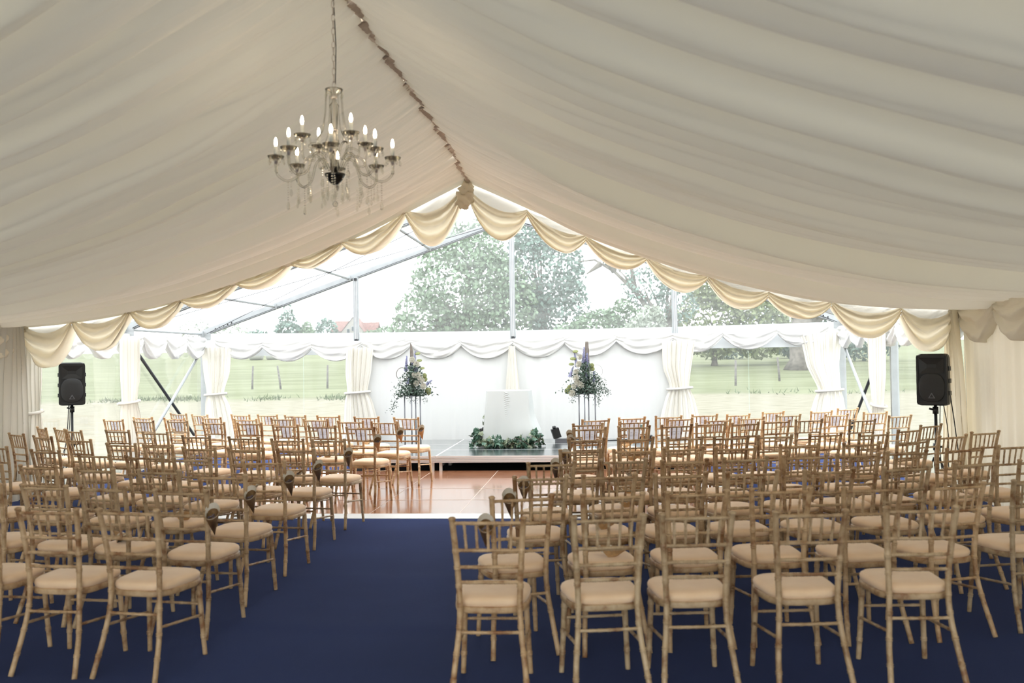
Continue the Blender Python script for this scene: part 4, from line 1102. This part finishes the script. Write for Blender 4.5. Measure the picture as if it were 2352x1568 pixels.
# ================================================================== SMALL STAGE THINGS
def uplighter(x, y, label, rz):
    r_ = empty('floor_uplighter', (x, y, HS), rz); tag(r_, label, 'lamp')
    q = MB(); q.box((.06, 0, .03), (.20, .14, .06)); q.build('base', 'logo_grey', r_)
    M = Matrix.Rotation(-.3, 3, 'Y')
    q = MB(); q.box((-.03, 0, .155), (.13, .14, .17), M=M); q.build('head', 'black_plastic', r_)
    for sy in (-.04, .04):
        q = MB(); q.tube([(-.055, sy, .23), (-.065, sy, .275)], .028, 10); q.build('lens_barrel', 'black_plastic', r_, smooth=True)
uplighter(.86, -1.05, 'black floor uplighter right of the table on the stage', .2)
uplighter(-.47, -1.1, 'black floor uplighter behind the ivy left of the table', 2.8)
cable('black cable running along the stage from the right uplighter', [(1.0, -1.05, HS + .05), (1.2, -1.0, HS + .04), (1.45, -.95, HS + .008), (1.9, -.8, HS + .008), (2.3, -.6, HS + .008)], .008)
r_ = empty('control_box', (2.3, -.75, HS)); tag(r_, 'pale control box with black foot on the stage behind right chairs', 'box')
q = MB(); q.box((0, 0, .2), (.16, .14, .24)); q.build('case', 'white_edge', r_)
q = MB(); q.box((0, -.072, .23), (.11, .006, .09)); q.build('panel', 'leaf_blue', r_)
q = MB(); q.box((.04, 0, .04), (.34, .2, .08)); q.build('foot', 'black_plastic', r_)

# ================================================================== CHANDELIER
CH = (-.0, -11.85, 2.655)
ch = empty('chandelier', CH); tag(ch, 'crystal chandelier with lit candle bulbs hanging from the roof ridge', 'chandelier')
q = MB()
for i in range(16):       # chain links
    z = .755 + i * .042; a = (i % 2) * PI / 2
    P = [(math.cos(a) * .010 * math.cos(t), math.sin(a) * .010 * math.cos(t), z + .026 * math.sin(t)) for t in np.linspace(0, 2 * PI, 11)]
    q.tube(P, .0032, 5, caps=False)
q.build('chain', 'chrome', ch, smooth=True)
q = MB(); q.lathe([(0, 1.44), (.05, 1.44), (.05, 1.42), (.015, 1.40), (0, 1.40)], 14); q.build('ceiling_hook', 'chrome', ch, smooth=True)
q = MB(); q.tube([(.01, 0, .76), (.016, 0, 1.0), (.0, 0, 1.42)], .003, 5); q.build('flex', 'black_cable', ch, smooth=True)
q = MB(); q.lathe([(.006, .20), (.006, .74)], 8); q.build('stem', 'chrome', ch, smooth=True)
q = MB(); q.lathe([(.008, .21), (.03, .24), (.022, .30), (.035, .33), (.015, .37), (.028, .41), (.012, .45), (.02, .52), (.024, .60), (.03, .63), (.012, .65), (.01, .70)], 16); q.build('glass_column', 'crystal', ch, smooth=True)
for z in (.40, .475): 
    q = MB(); q.lathe([(.006, z - .01), (.022, z - .006), (.022, z + .004), (.006, z + .012)], 14); q.build('column_ring', 'chrome', ch, smooth=True)
q = MB(); q.lathe([(.008, .69), (.02, .695), (.05, .71), (.055, .73), (.05, .728), (.02, .705)], 18); q.build('crown_dish', 'crystal', ch, smooth=True)
q = MB(); q.lathe([(.006, .67), (.022, .672), (.018, .695), (.006, .70)], 12); q.build('crown_cap', 'chrome', ch, smooth=True)
q = MB(); q.lathe([(.0, .135), (.02, .14), (.045, .165), (.062, .195), (.064, .205), (.03, .21), (.014, .225), (.014, .25), (0, .25)], 20); q.build('bottom_bowl', 'dark_bowl', ch, smooth=True)
q = MB(); q.lathe([(0, .0), (.012, .004), (.018, .018), (.012, .032), (0, .036)], 12); q.build('bottom_ball', 'crystal', ch, smooth=True)
q = MB(); q.tube([(0, 0, .035), (0, 0, .14)], .004, 6); q.build('bottom_rod', 'chrome', ch)
def drop_mesh(nm, L, w):
    q = MB(); q.lathe([(0, 0), (w * .25, -L * .12), (w * .5, -L * .55), (w * .42, -L * .8), (0, -L)], 6); return q.mesh(nm, 'crystal')
DR = [drop_mesh('drop_crystal', .055, .024), drop_mesh('drop_crystal', .04, .018)]
def bead_mesh(nb, L):
    q = MB()
    for i in range(nb):
        z = -L * i / nb; q.lathe([(0, z), (.006, z - .006), (0, z - .012)], 6)
    return q.mesh('bead_string', 'crystal')
BD = [bead_mesh(5, .07), bead_mesh(8, .12)]
armb = MB()
def arm_pts(R, zb, ze, lo):
    ctrl = [(.05, zb), (.10, zb + .075), (.17, zb + .06), (R * .62, zb - lo * .6), (R * .82, zb - lo), (R * .97, zb - lo * .55), (R, ze - .05), (R, ze)]
    Q = []
    for j in range(len(ctrl) - 1):
        p0, p1, p2, p3 = [np.array(ctrl[max(0, min(len(ctrl) - 1, j + o))]) for o in (-1, 0, 1, 2)]
        for t in np.linspace(0, 1, 7)[:-1]: Q.append(.5 * ((2 * p1) + (p2 - p0) * t + (2 * p0 - 5 * p1 + 4 * p2 - p3) * t * t + (3 * p1 - p0 - 3 * p2 + p3) * t ** 3))
    Q.append(np.array(ctrl[-1])); return [(p[0], 0, p[1]) for p in Q]
am1 = MB(); am1.tube(arm_pts(.355, .235, .285, .075), .0075, 8); am1 = am1.mesh('arm', 'crystal', True)
am2 = MB(); am2.tube(arm_pts(.215, .30, .395, .03), .0068, 8); am2 = am2.mesh('arm', 'crystal', True)
dp = MB(); dp.lathe([(.005, -.004), (.025, .0), (.045, .012), (.052, .026), (.049, .026), (.024, .007), (.005, .004)], 16); dp = dp.mesh('drip_pan', 'crystal', True)
cp = MB(); cp.lathe([(0, -.022), (.010, -.020), (.013, -.004), (.018, .004), (.014, .012), (0, .012)], 12); cp = cp.mesh('cup', 'chrome', True)
cs = MB(); cs.lathe([(.0, .01), (.0115, .01), (.0115, .085), (.0, .087)], 12); cs = cs.mesh('candle_sleeve', 'candle_sleeve', True)
bu = MB(); bu.lathe([(.004, .087), (.0085, .092), (.0105, .105), (.009, .122), (.004, .138), (0, .142)], 12); bu = bu.mesh('bulb', 'lit_bulb', True)
def arm(k, ang, me, R, ze):
    a = inst('arm', me, ch, (0, 0, 0), (0, 0, ang))
    for nm, mm_ in (('drip_pan', dp), ('cup', cp), ('candle_sleeve', cs), ('bulb', bu)): inst(nm, mm_, a, (R, 0, ze))
    for j in range(5):
        t = 2 * PI * j / 5 + ang; inst('drop_crystal', DR[1], a, (R + .047 * math.cos(t), .047 * math.sin(t), ze + .012))
    inst('bead_string', BD[1], a, (R * .8, 0, ze - .13 if R > .3 else ze - .09)); inst('drop_crystal', DR[0], a, (R * .8, 0, ze - .25 if R > .3 else ze - .19))
    if R > .3: inst('drop_crystal', DR[0], a, (R, 0, ze - .03))
for k in range(8): arm(k, .22 + k * PI / 4, am1, .355, .285)
for k in range(4): arm(k, .75 + k * PI / 2, am2, .215, .395)
for k in range(10):
    t = 2 * PI * k / 10; inst('bead_string', BD[0], ch, (.075 * math.cos(t), .075 * math.sin(t), .17)); inst('drop_crystal', DR[0], ch, (.078 * math.cos(t), .078 * math.sin(t), .10))
for k in range(24):
    t = 2 * PI * k / 24; rr_ = .17 + .10 * (k % 3) / 2; inst('bead_string', BD[k % 2], ch, (rr_ * math.cos(t), rr_ * math.sin(t), .17)); inst('drop_crystal', DR[k % 2], ch, (rr_ * math.cos(t), rr_ * math.sin(t), .17 - (.07, .12)[k % 2]))
for k in range(8):
    t = 2 * PI * k / 8; inst('drop_crystal', DR[1], ch, (.052 * math.cos(t), .052 * math.sin(t), .715))
    q = MB(); q.tube([(.05 * math.cos(t), .05 * math.sin(t), .70), (.058 * math.cos(t), .058 * math.sin(t), .58), (.075 * math.cos(t), .075 * math.sin(t), .47), (.11 * math.cos(t), .11 * math.sin(t), .42)], .004, 5); q.build('bead_swag', 'crystal', ch, smooth=True)

# ================================================================== OUTSIDE
def leaf_cloud(q, blobs, n, L0, L1, r):
    w = np.array([a[3] * a[4] * a[5] for a in blobs]); w = w / w.sum(); idx = r.choice(len(blobs), n, p=w)
    for i in idx:
        x, y, z, a, b_, c = blobs[i]
        d = r.normal(0, 1, 3); d /= np.linalg.norm(d); rad = r.uniform(.35, 1.0) ** .45
        p = np.array([x + a * d[0] * rad, y + b_ * d[1] * rad, z + c * d[2] * rad])
        u = r.normal(0, 1, 3); u /= np.linalg.norm(u); v = np.cross(u, r.normal(0, 1, 3)); v /= np.linalg.norm(v)
        L = r.uniform(L0, L1)
        q.v += [tuple(p + u * L), tuple(p + v * L * .7), tuple(p - u * L), tuple(p - v * L * .7)]
        k = len(q.v) - 4; q.f.append((k, k + 1, k + 2, k + 3))
def tree(name, label, x, y, blobs, n, mat, L=(.16, .34), trunk=.35, th=4, branches=10, seed=0, cat='tree', group=None, limbs=None):
    z0 = float(terrain_z(np.array(x), np.array(y))); r = np.random.default_rng(seed)
    o = empty(name, (x, y, z0)); tag(o, label, cat, group)
    q = MB(); leaf_cloud(q, blobs, int(n * 1.9), L[0] * .7, L[1] * .7, r); f = q.build('crown', mat, o); f['kind'] = 'stuff'
    if trunk:
        q = MB(); q.tube([(0, 0, -.1), (trunk * .1, 0, th * .15), (0, trunk * .2, th * .6), (trunk * .3, 0, th)], [trunk * 1.55, trunk * 1.1, trunk * .9, trunk * .7], 12)
        for k in range(branches):
            bx = blobs[k % len(blobs)]; e = Vector((bx[0] + r.uniform(-.6, .6) * bx[3], bx[1] + r.uniform(-.6, .6) * bx[4], bx[2] + r.uniform(-.3, .7) * bx[5]))
            s = Vector((0, 0, th * r.uniform(.55, 1.0))); mdl = s.lerp(e, .5) + Vector((r.uniform(-.5, .5), r.uniform(-.5, .5), r.uniform(-.2, .9)))
            q.tube([s, s.lerp(mdl, .5) + Vector((0, 0, .2)), mdl, e], [trunk * .38, trunk * .3, trunk * .2, trunk * .05], 7)
        for P in (limbs or []): q.tube(P, list(np.linspace(trunk * .55, trunk * .10, len(P))), 9)
        q.build('trunk', 'bark', o, smooth=True)
    return o
G = 'trees beyond the gable'
tree('broadleaf_tree', 'large pale green tree behind the left centre gable pane', -9.8, 62, [(0, 0, 7.0, 4.6, 4, 4.4), (-3.4, 1, 4.2, 3.0, 3, 3.0), (3.0, 0, 5.5, 3.4, 3, 4.2), (0.6, 0, 10.2, 3.0, 3, 2.4), (-5.2, 1, 3.0, 1.8, 2, 1.7)], 5200, 'leaf_pale', (.16, .36), .42, 4, 16, 1, group=G)
tree('broadleaf_tree', 'tall pale tree behind the central gable upright', -3.4, 66, [(0, 0, 8.0, 4.0, 4, 4.4), (1.4, 0, 5.0, 3.0, 3, 3.4), (-.4, 0, 11.4, 2.6, 3, 2.3), (-2, 0, 4.4, 3, 3, 3)], 4200, 'leaf_blue', (.16, .36), .38, 4.5, 14, 2, group=G)
tree('oak_tree', 'old oak with thick grey trunk beyond the right gable window', 15.2, 47.5, [(2.0, 0, 8.6, 5.4, 4, 3.0), (6.0, 0, 7.0, 4.2, 3, 3.0), (-1.0, 1, 6.0, 2.0, 2, 1.4)], 2200, 'leaf_blue', (.14, .30), .82, 4.4, 12, 3, group=G,
     limbs=[[(-.2, 0, 3.6), (-1.5, .4, 6.5), (-1.2, .2, 9.4), (-2.2, 0, 11.5)], [(.4, 0, 3.8), (3.2, 0, 6.5), (6.2, .2, 8.4)]])
tree('leaning_tree', 'leaning tree with long bare limb left of the right gable upright', 6.4, 50, [(-1.4, 0, 6.0, 1.8, 1.6, 1.5), (.6, 0, 7.4, 1.6, 1.6, 2.0), (-3.4, 0, 8.0, 1.3, 1.2, .9), (.8, 0, 4.6, 1.5, 1.4, 1.4)], 1100, 'leaf_blue', (.12, .26), .42, 3.2, 6, 23, group=G,
     limbs=[[(0, 0, 2.4), (-1.2, -.3, 4.2), (-2.2, -.4, 5.6), (-3.6, -.5, 7.0), (-5.0, -.4, 7.9), (-6.2, -.3, 7.8)], [(-3.6, -.5, 7.0), (-4.6, -.4, 8.4), (-5.4, -.4, 9.4)], [(.1, 0, 2.6), (.5, .2, 5.2), (.4, .1, 7.6), (1.0, 0, 9.2)], [(-4.6, -.4, 7.6), (-5.6, -.3, 6.9)], [(-2.2, -.4, 5.6), (-2.4, -.3, 7.2), (-3.0, -.3, 8.4)]])
tree('flowering_shrub', 'pale blossoming bush at the foot of the leaning tree', 4.9, 48, [(0, 0, 2.4, 1.7, 1.6, 1.6), (-1.6, 0, 1.8, 1.4, 1.4, 1.3), (.3, 0, 3.6, 1.1, 1, 1.0)], 2000, 'leaf_grey', (.10, .22), .14, 1.6, 6, 4, 'shrub', group=G)
tree('leafy_bush', 'green bush between the centre and right gable uprights', 1.6, 57, [(0, 0, 2.6, 2.4, 2, 2.0), (2.0, 0, 3.4, 1.8, 1.6, 2.0), (-2.4, 0, 2.0, 1.8, 1.6, 1.6)], 2400, 'leaf_pale', (.13, .28), .16, 1.8, 6, 5, 'shrub', group=G)
tree('leafy_bush', 'olive green bush right of the right gable upright', 10.4, 56, [(0, 0, 3.4, 3.0, 2, 3.0), (3.4, 0, 2.8, 2.6, 2, 2.4), (.4, 0, 6.0, 2.2, 2, 1.9)], 3600, 'leaf_olive', (.14, .3), .2, 2, 6, 6, 'shrub', group=G)
tree('leafy_bush', 'blue green thicket seen under the right end of the roof', 18.0, 61, [(0, 0, 3.4, 4.2, 2, 3.2), (5, 0, 2.6, 3.4, 2, 2.6), (-.6, 0, 6.6, 3.4, 2, 2.2)], 3600, 'leaf_blue', (.16, .32), .25, 2.4, 6, 7, 'shrub', group=G)
tree('leafy_bush', 'dark bush behind the oak trunk in the right window', 20.0, 70, [(0, 0, 1.4, 3.0, 2, 1.5), (3.0, 0, 1.4, 2.6, 2, 1.6), (-6.5, 0, 1.2, 2.4, 2, 1.3)], 1700, 'foliage_grey', (.14, .3), .12, 1, 4, 17, 'shrub', group=G)
tree('willow', 'feathery blue green tree outside the right side wall', 24.0, 34, [(0, 0, 3.6, 3.6, 4, 2.8), (3, 4, 4.2, 3.6, 4, 2.8), (-2, -3, 3.0, 2.4, 3, 2.0)], 2600, 'leaf_blue', (.14, .34), .3, 2.4, 8, 18, group=G)
tree('leafy_bush', 'green bush at the left foot of the large tree', -14.6, 66, [(0, 0, 1.7, 2.6, 2, 1.4), (2.6, 0, 2.2, 2.2, 2, 1.7)], 1400, 'leaf_olive', (.14, .3), .12, 1, 4, 8, 'shrub', group=G)
sp_ = tree('spruce', 'distant blue-grey spruce left of the far house', -51.6, 140, [(0, 0, 2.2, 3.6, 3, 1.8), (0, 0, 4.4, 2.8, 2.6, 1.6), (0, 0, 6.4, 1.9, 1.8, 1.5), (0, 0, 8.4, 1.0, 1, 1.4), (0, 0, 9.8, .4, .4, .9)], 1500, 'leaf_blue', (.25, .5), .25, 8, 0, 9, group=G)
sp_.scale = (.86, .86, .86)
sp_ = tree('distant_tree', 'small rounded distant tree beside the spruce', -48.2, 140, [(0, 0, 3.2, 2.0, 2, 2.2), (0, 0, 5.2, 1.2, 1.2, 1.3)], 800, 'leaf_pale', (.22, .42), .2, 2.4, 4, 10, group=G)
sp_.scale = (.8, .8, .8)
tree('distant_tree', 'low distant hedge trees left of the spruce', -57.0, 140, [(0, 0, 2.2, 2.6, 2, 1.7), (-5, 0, 1.6, 3, 2, 1.4), (4, 0, 1.4, 2.6, 2, 1.3)], 900, 'leaf_blue', (.22, .45), .2, 1.4, 3, 11, group=G)
tree('distant_tree', 'distant round tree at the left end of the far house', -46.6, 146, [(0, 0, 3.2, 2.2, 2, 2.6), (-3, 0, 2.2, 1.6, 1.6, 1.6)], 800, 'leaf_blue', (.22, .42), .2, 2, 4, 12, group=G)
tree('distant_tree', 'distant green hedge right of the far house', -35.6, 146, [(0, 0, 2.4, 3.0, 2, 1.8), (4, 0, 2.0, 3.0, 2, 1.5), (-3, 0, 2.0, 2, 2, 1.5)], 1000, 'leaf_pale', (.22, .42), .2, 1.6, 4, 13, group=G)
tree('distant_tree', 'bare whitish distant trees at the left end of the gable', -54.0, 120, [(0, 0, 2.6, 3.4, 3, 2.4), (-5, 0, 3.0, 3.2, 3, 2.6)], 600, 'leaf_grey', (.2, .4), .25, 2.6, 8, 14, group=G)

# far house
hx, hy = -43.6, 155; hz = float(terrain_z(np.array(hx), np.array(hy)))
ho = empty('house', (hx, hy, hz)); ho.scale = (.72, .72, .72); tag(ho, 'distant pale house with red tiled roof beyond the field', 'house')
q = MB(); q.box((-3.4, 0, 2.4), (4.4, 6, 4.8)); q.box((3.4, 1, 2.2), (4.6, 5, 4.4)); q.build('wall', 'house_wall', ho)
q = MB(); q.add([(-3.4, -4, 0), (3.8, -4, 0), (3.8, -4, 3.6), (.3, -4, 8.0), (-3.4, -4, 3.6), (-3.4, 2, 0), (3.8, 2, 0), (3.8, 2, 3.6), (.3, 2, 8.0), (-3.4, 2, 3.6)], [(0, 1, 2, 3, 4), (5, 9, 8, 7, 6), (0, 4, 9, 5), (1, 6, 7, 2)]); q.build('gable_wall', 'house_wall', ho)
q = MB(); q.add([(-3.6, -4.2, 3.4), (.3, -4.2, 8.25), (.3, 3, 8.25), (-3.6, 3, 3.4), (4.0, -4.2, 3.4), (4.0, 3, 3.4)], [(0, 1, 2, 3), (1, 4, 5, 2)]); q.build('gable_roof', 'roof_tile', ho)
q = MB(); q.add([(-6.0, -3.4, 4.6), (.2, -3.4, 4.6), (.2, 0, 7.4), (-5.4, 0, 7.4), (-6, 3.4, 4.6), (.2, 3.4, 4.6)], [(0, 1, 2, 3), (3, 2, 5, 4)]); q.add([(0, -1.6, 4.2), (6.0, -1.6, 4.2), (6, 1, 7.0), (0, 1, 7.0), (6, 3.6, 4.2), (0, 3.6, 4.2)], [(0, 1, 2, 3), (3, 2, 4, 5)]); q.build('main_roof', 'roof_tile', ho)
for wx, wz in ((-.9, 4.6), (1.4, 2.0), (-1.6, 2.0), (.35, 5.2)):
    q = MB(); q.box((wx, -4.05, wz), (.9, .1, 1.3)); w_ = q.build('window', 'house_trim', ho)
    q = MB(); q.box((wx, -4.12, wz), (.65, .06, 1.05)); q.build('pane', 'window_dark', w_)
for wx in (-4.6, -3.2):
    q = MB(); q.box((wx, -3.05, 3.2), (.9, .1, 1.8)); w_ = q.build('window', 'house_trim', ho)

# field fence posts, bales, low sheet, rough grass
posts = [(-17.7, 33.5, .04, 'leaning fence post nearest the left gable curtain'), (-15.95, 33.2, -.16, 'slanting fence post in the middle of the left gable window'), (-13.38, 33.4, .02, 'upright fence post at the right of the left gable window'),
         (8.465, 31.1, .02, 'dark fence post at the left of the right gable window'), (11.3, 34.6, -.07, 'pale fence post before the oak in the right gable window')]
for x, y, tl, lb in posts:
    z = float(terrain_z(np.array(x), np.array(y))); q = MB()
    q.tube([(0, 0, -.1), (tl * .5, 0, .6), (tl * 1.2, .02, 1.28), (tl * 1.22, .02, 1.30)], [.062, .056, .05, .03], 8)
    o = q.build('fence_post', 'post_wood', smooth=True, loc=(x, y, z)); tag(o, lb, 'fence post', 'field fence posts')
for x, y, lb in ((-39.3, 92, 'white wrapped bale at the left under the gable valance'), (-37.2, 92, 'white wrapped bale at the right under the gable valance')):
    z = float(terrain_z(np.array(x), np.array(y)))
    q = MB(); q.tube([(-.75, 0, .72), (-.70, 0, .72), (.70, 0, .72), (.75, 0, .72)], [.55, .72, .72, .55], 20); o = q.build('silage_bale', 'bale_wrap', smooth=True, loc=(x, y, z)); tag(o, lb, 'bale', 'white bales on the field')
q = MB(); V = []; r = np.random.default_rng(77)
for i in range(2200):
    side = r.uniform() < .68
    x = r.uniform(-24, -9) if side else r.uniform(4, 20)
    y = 25.6 + r.normal(0, .7) + .8 * math.sin(x * .9) * .5
    if (not side and r.uniform() < .6) or math.sin(x * 1.7) + math.sin(x * .63 + 1) < r.uniform(-1.2, 1.2): continue
    z = float(-0.02 + .032 * max(0, y - 24)); h = r.uniform(.06, .24); a = r.uniform(0, 3.14); wv = .03
    dx, dy = math.cos(a) * wv, math.sin(a) * wv; lx, ly = r.normal(0, .09, 2)
    q.add([(x - dx, y - dy, z), (x + dx, y + dy, z), (x + lx, y + ly, z + h)], [(0, 1, 2)])
g_ = q.build('rough_grass', 'grass_tuft'); tag(g_, 'strip of rough long grass at the edge of the mown strip', 'grass', kind='stuff')
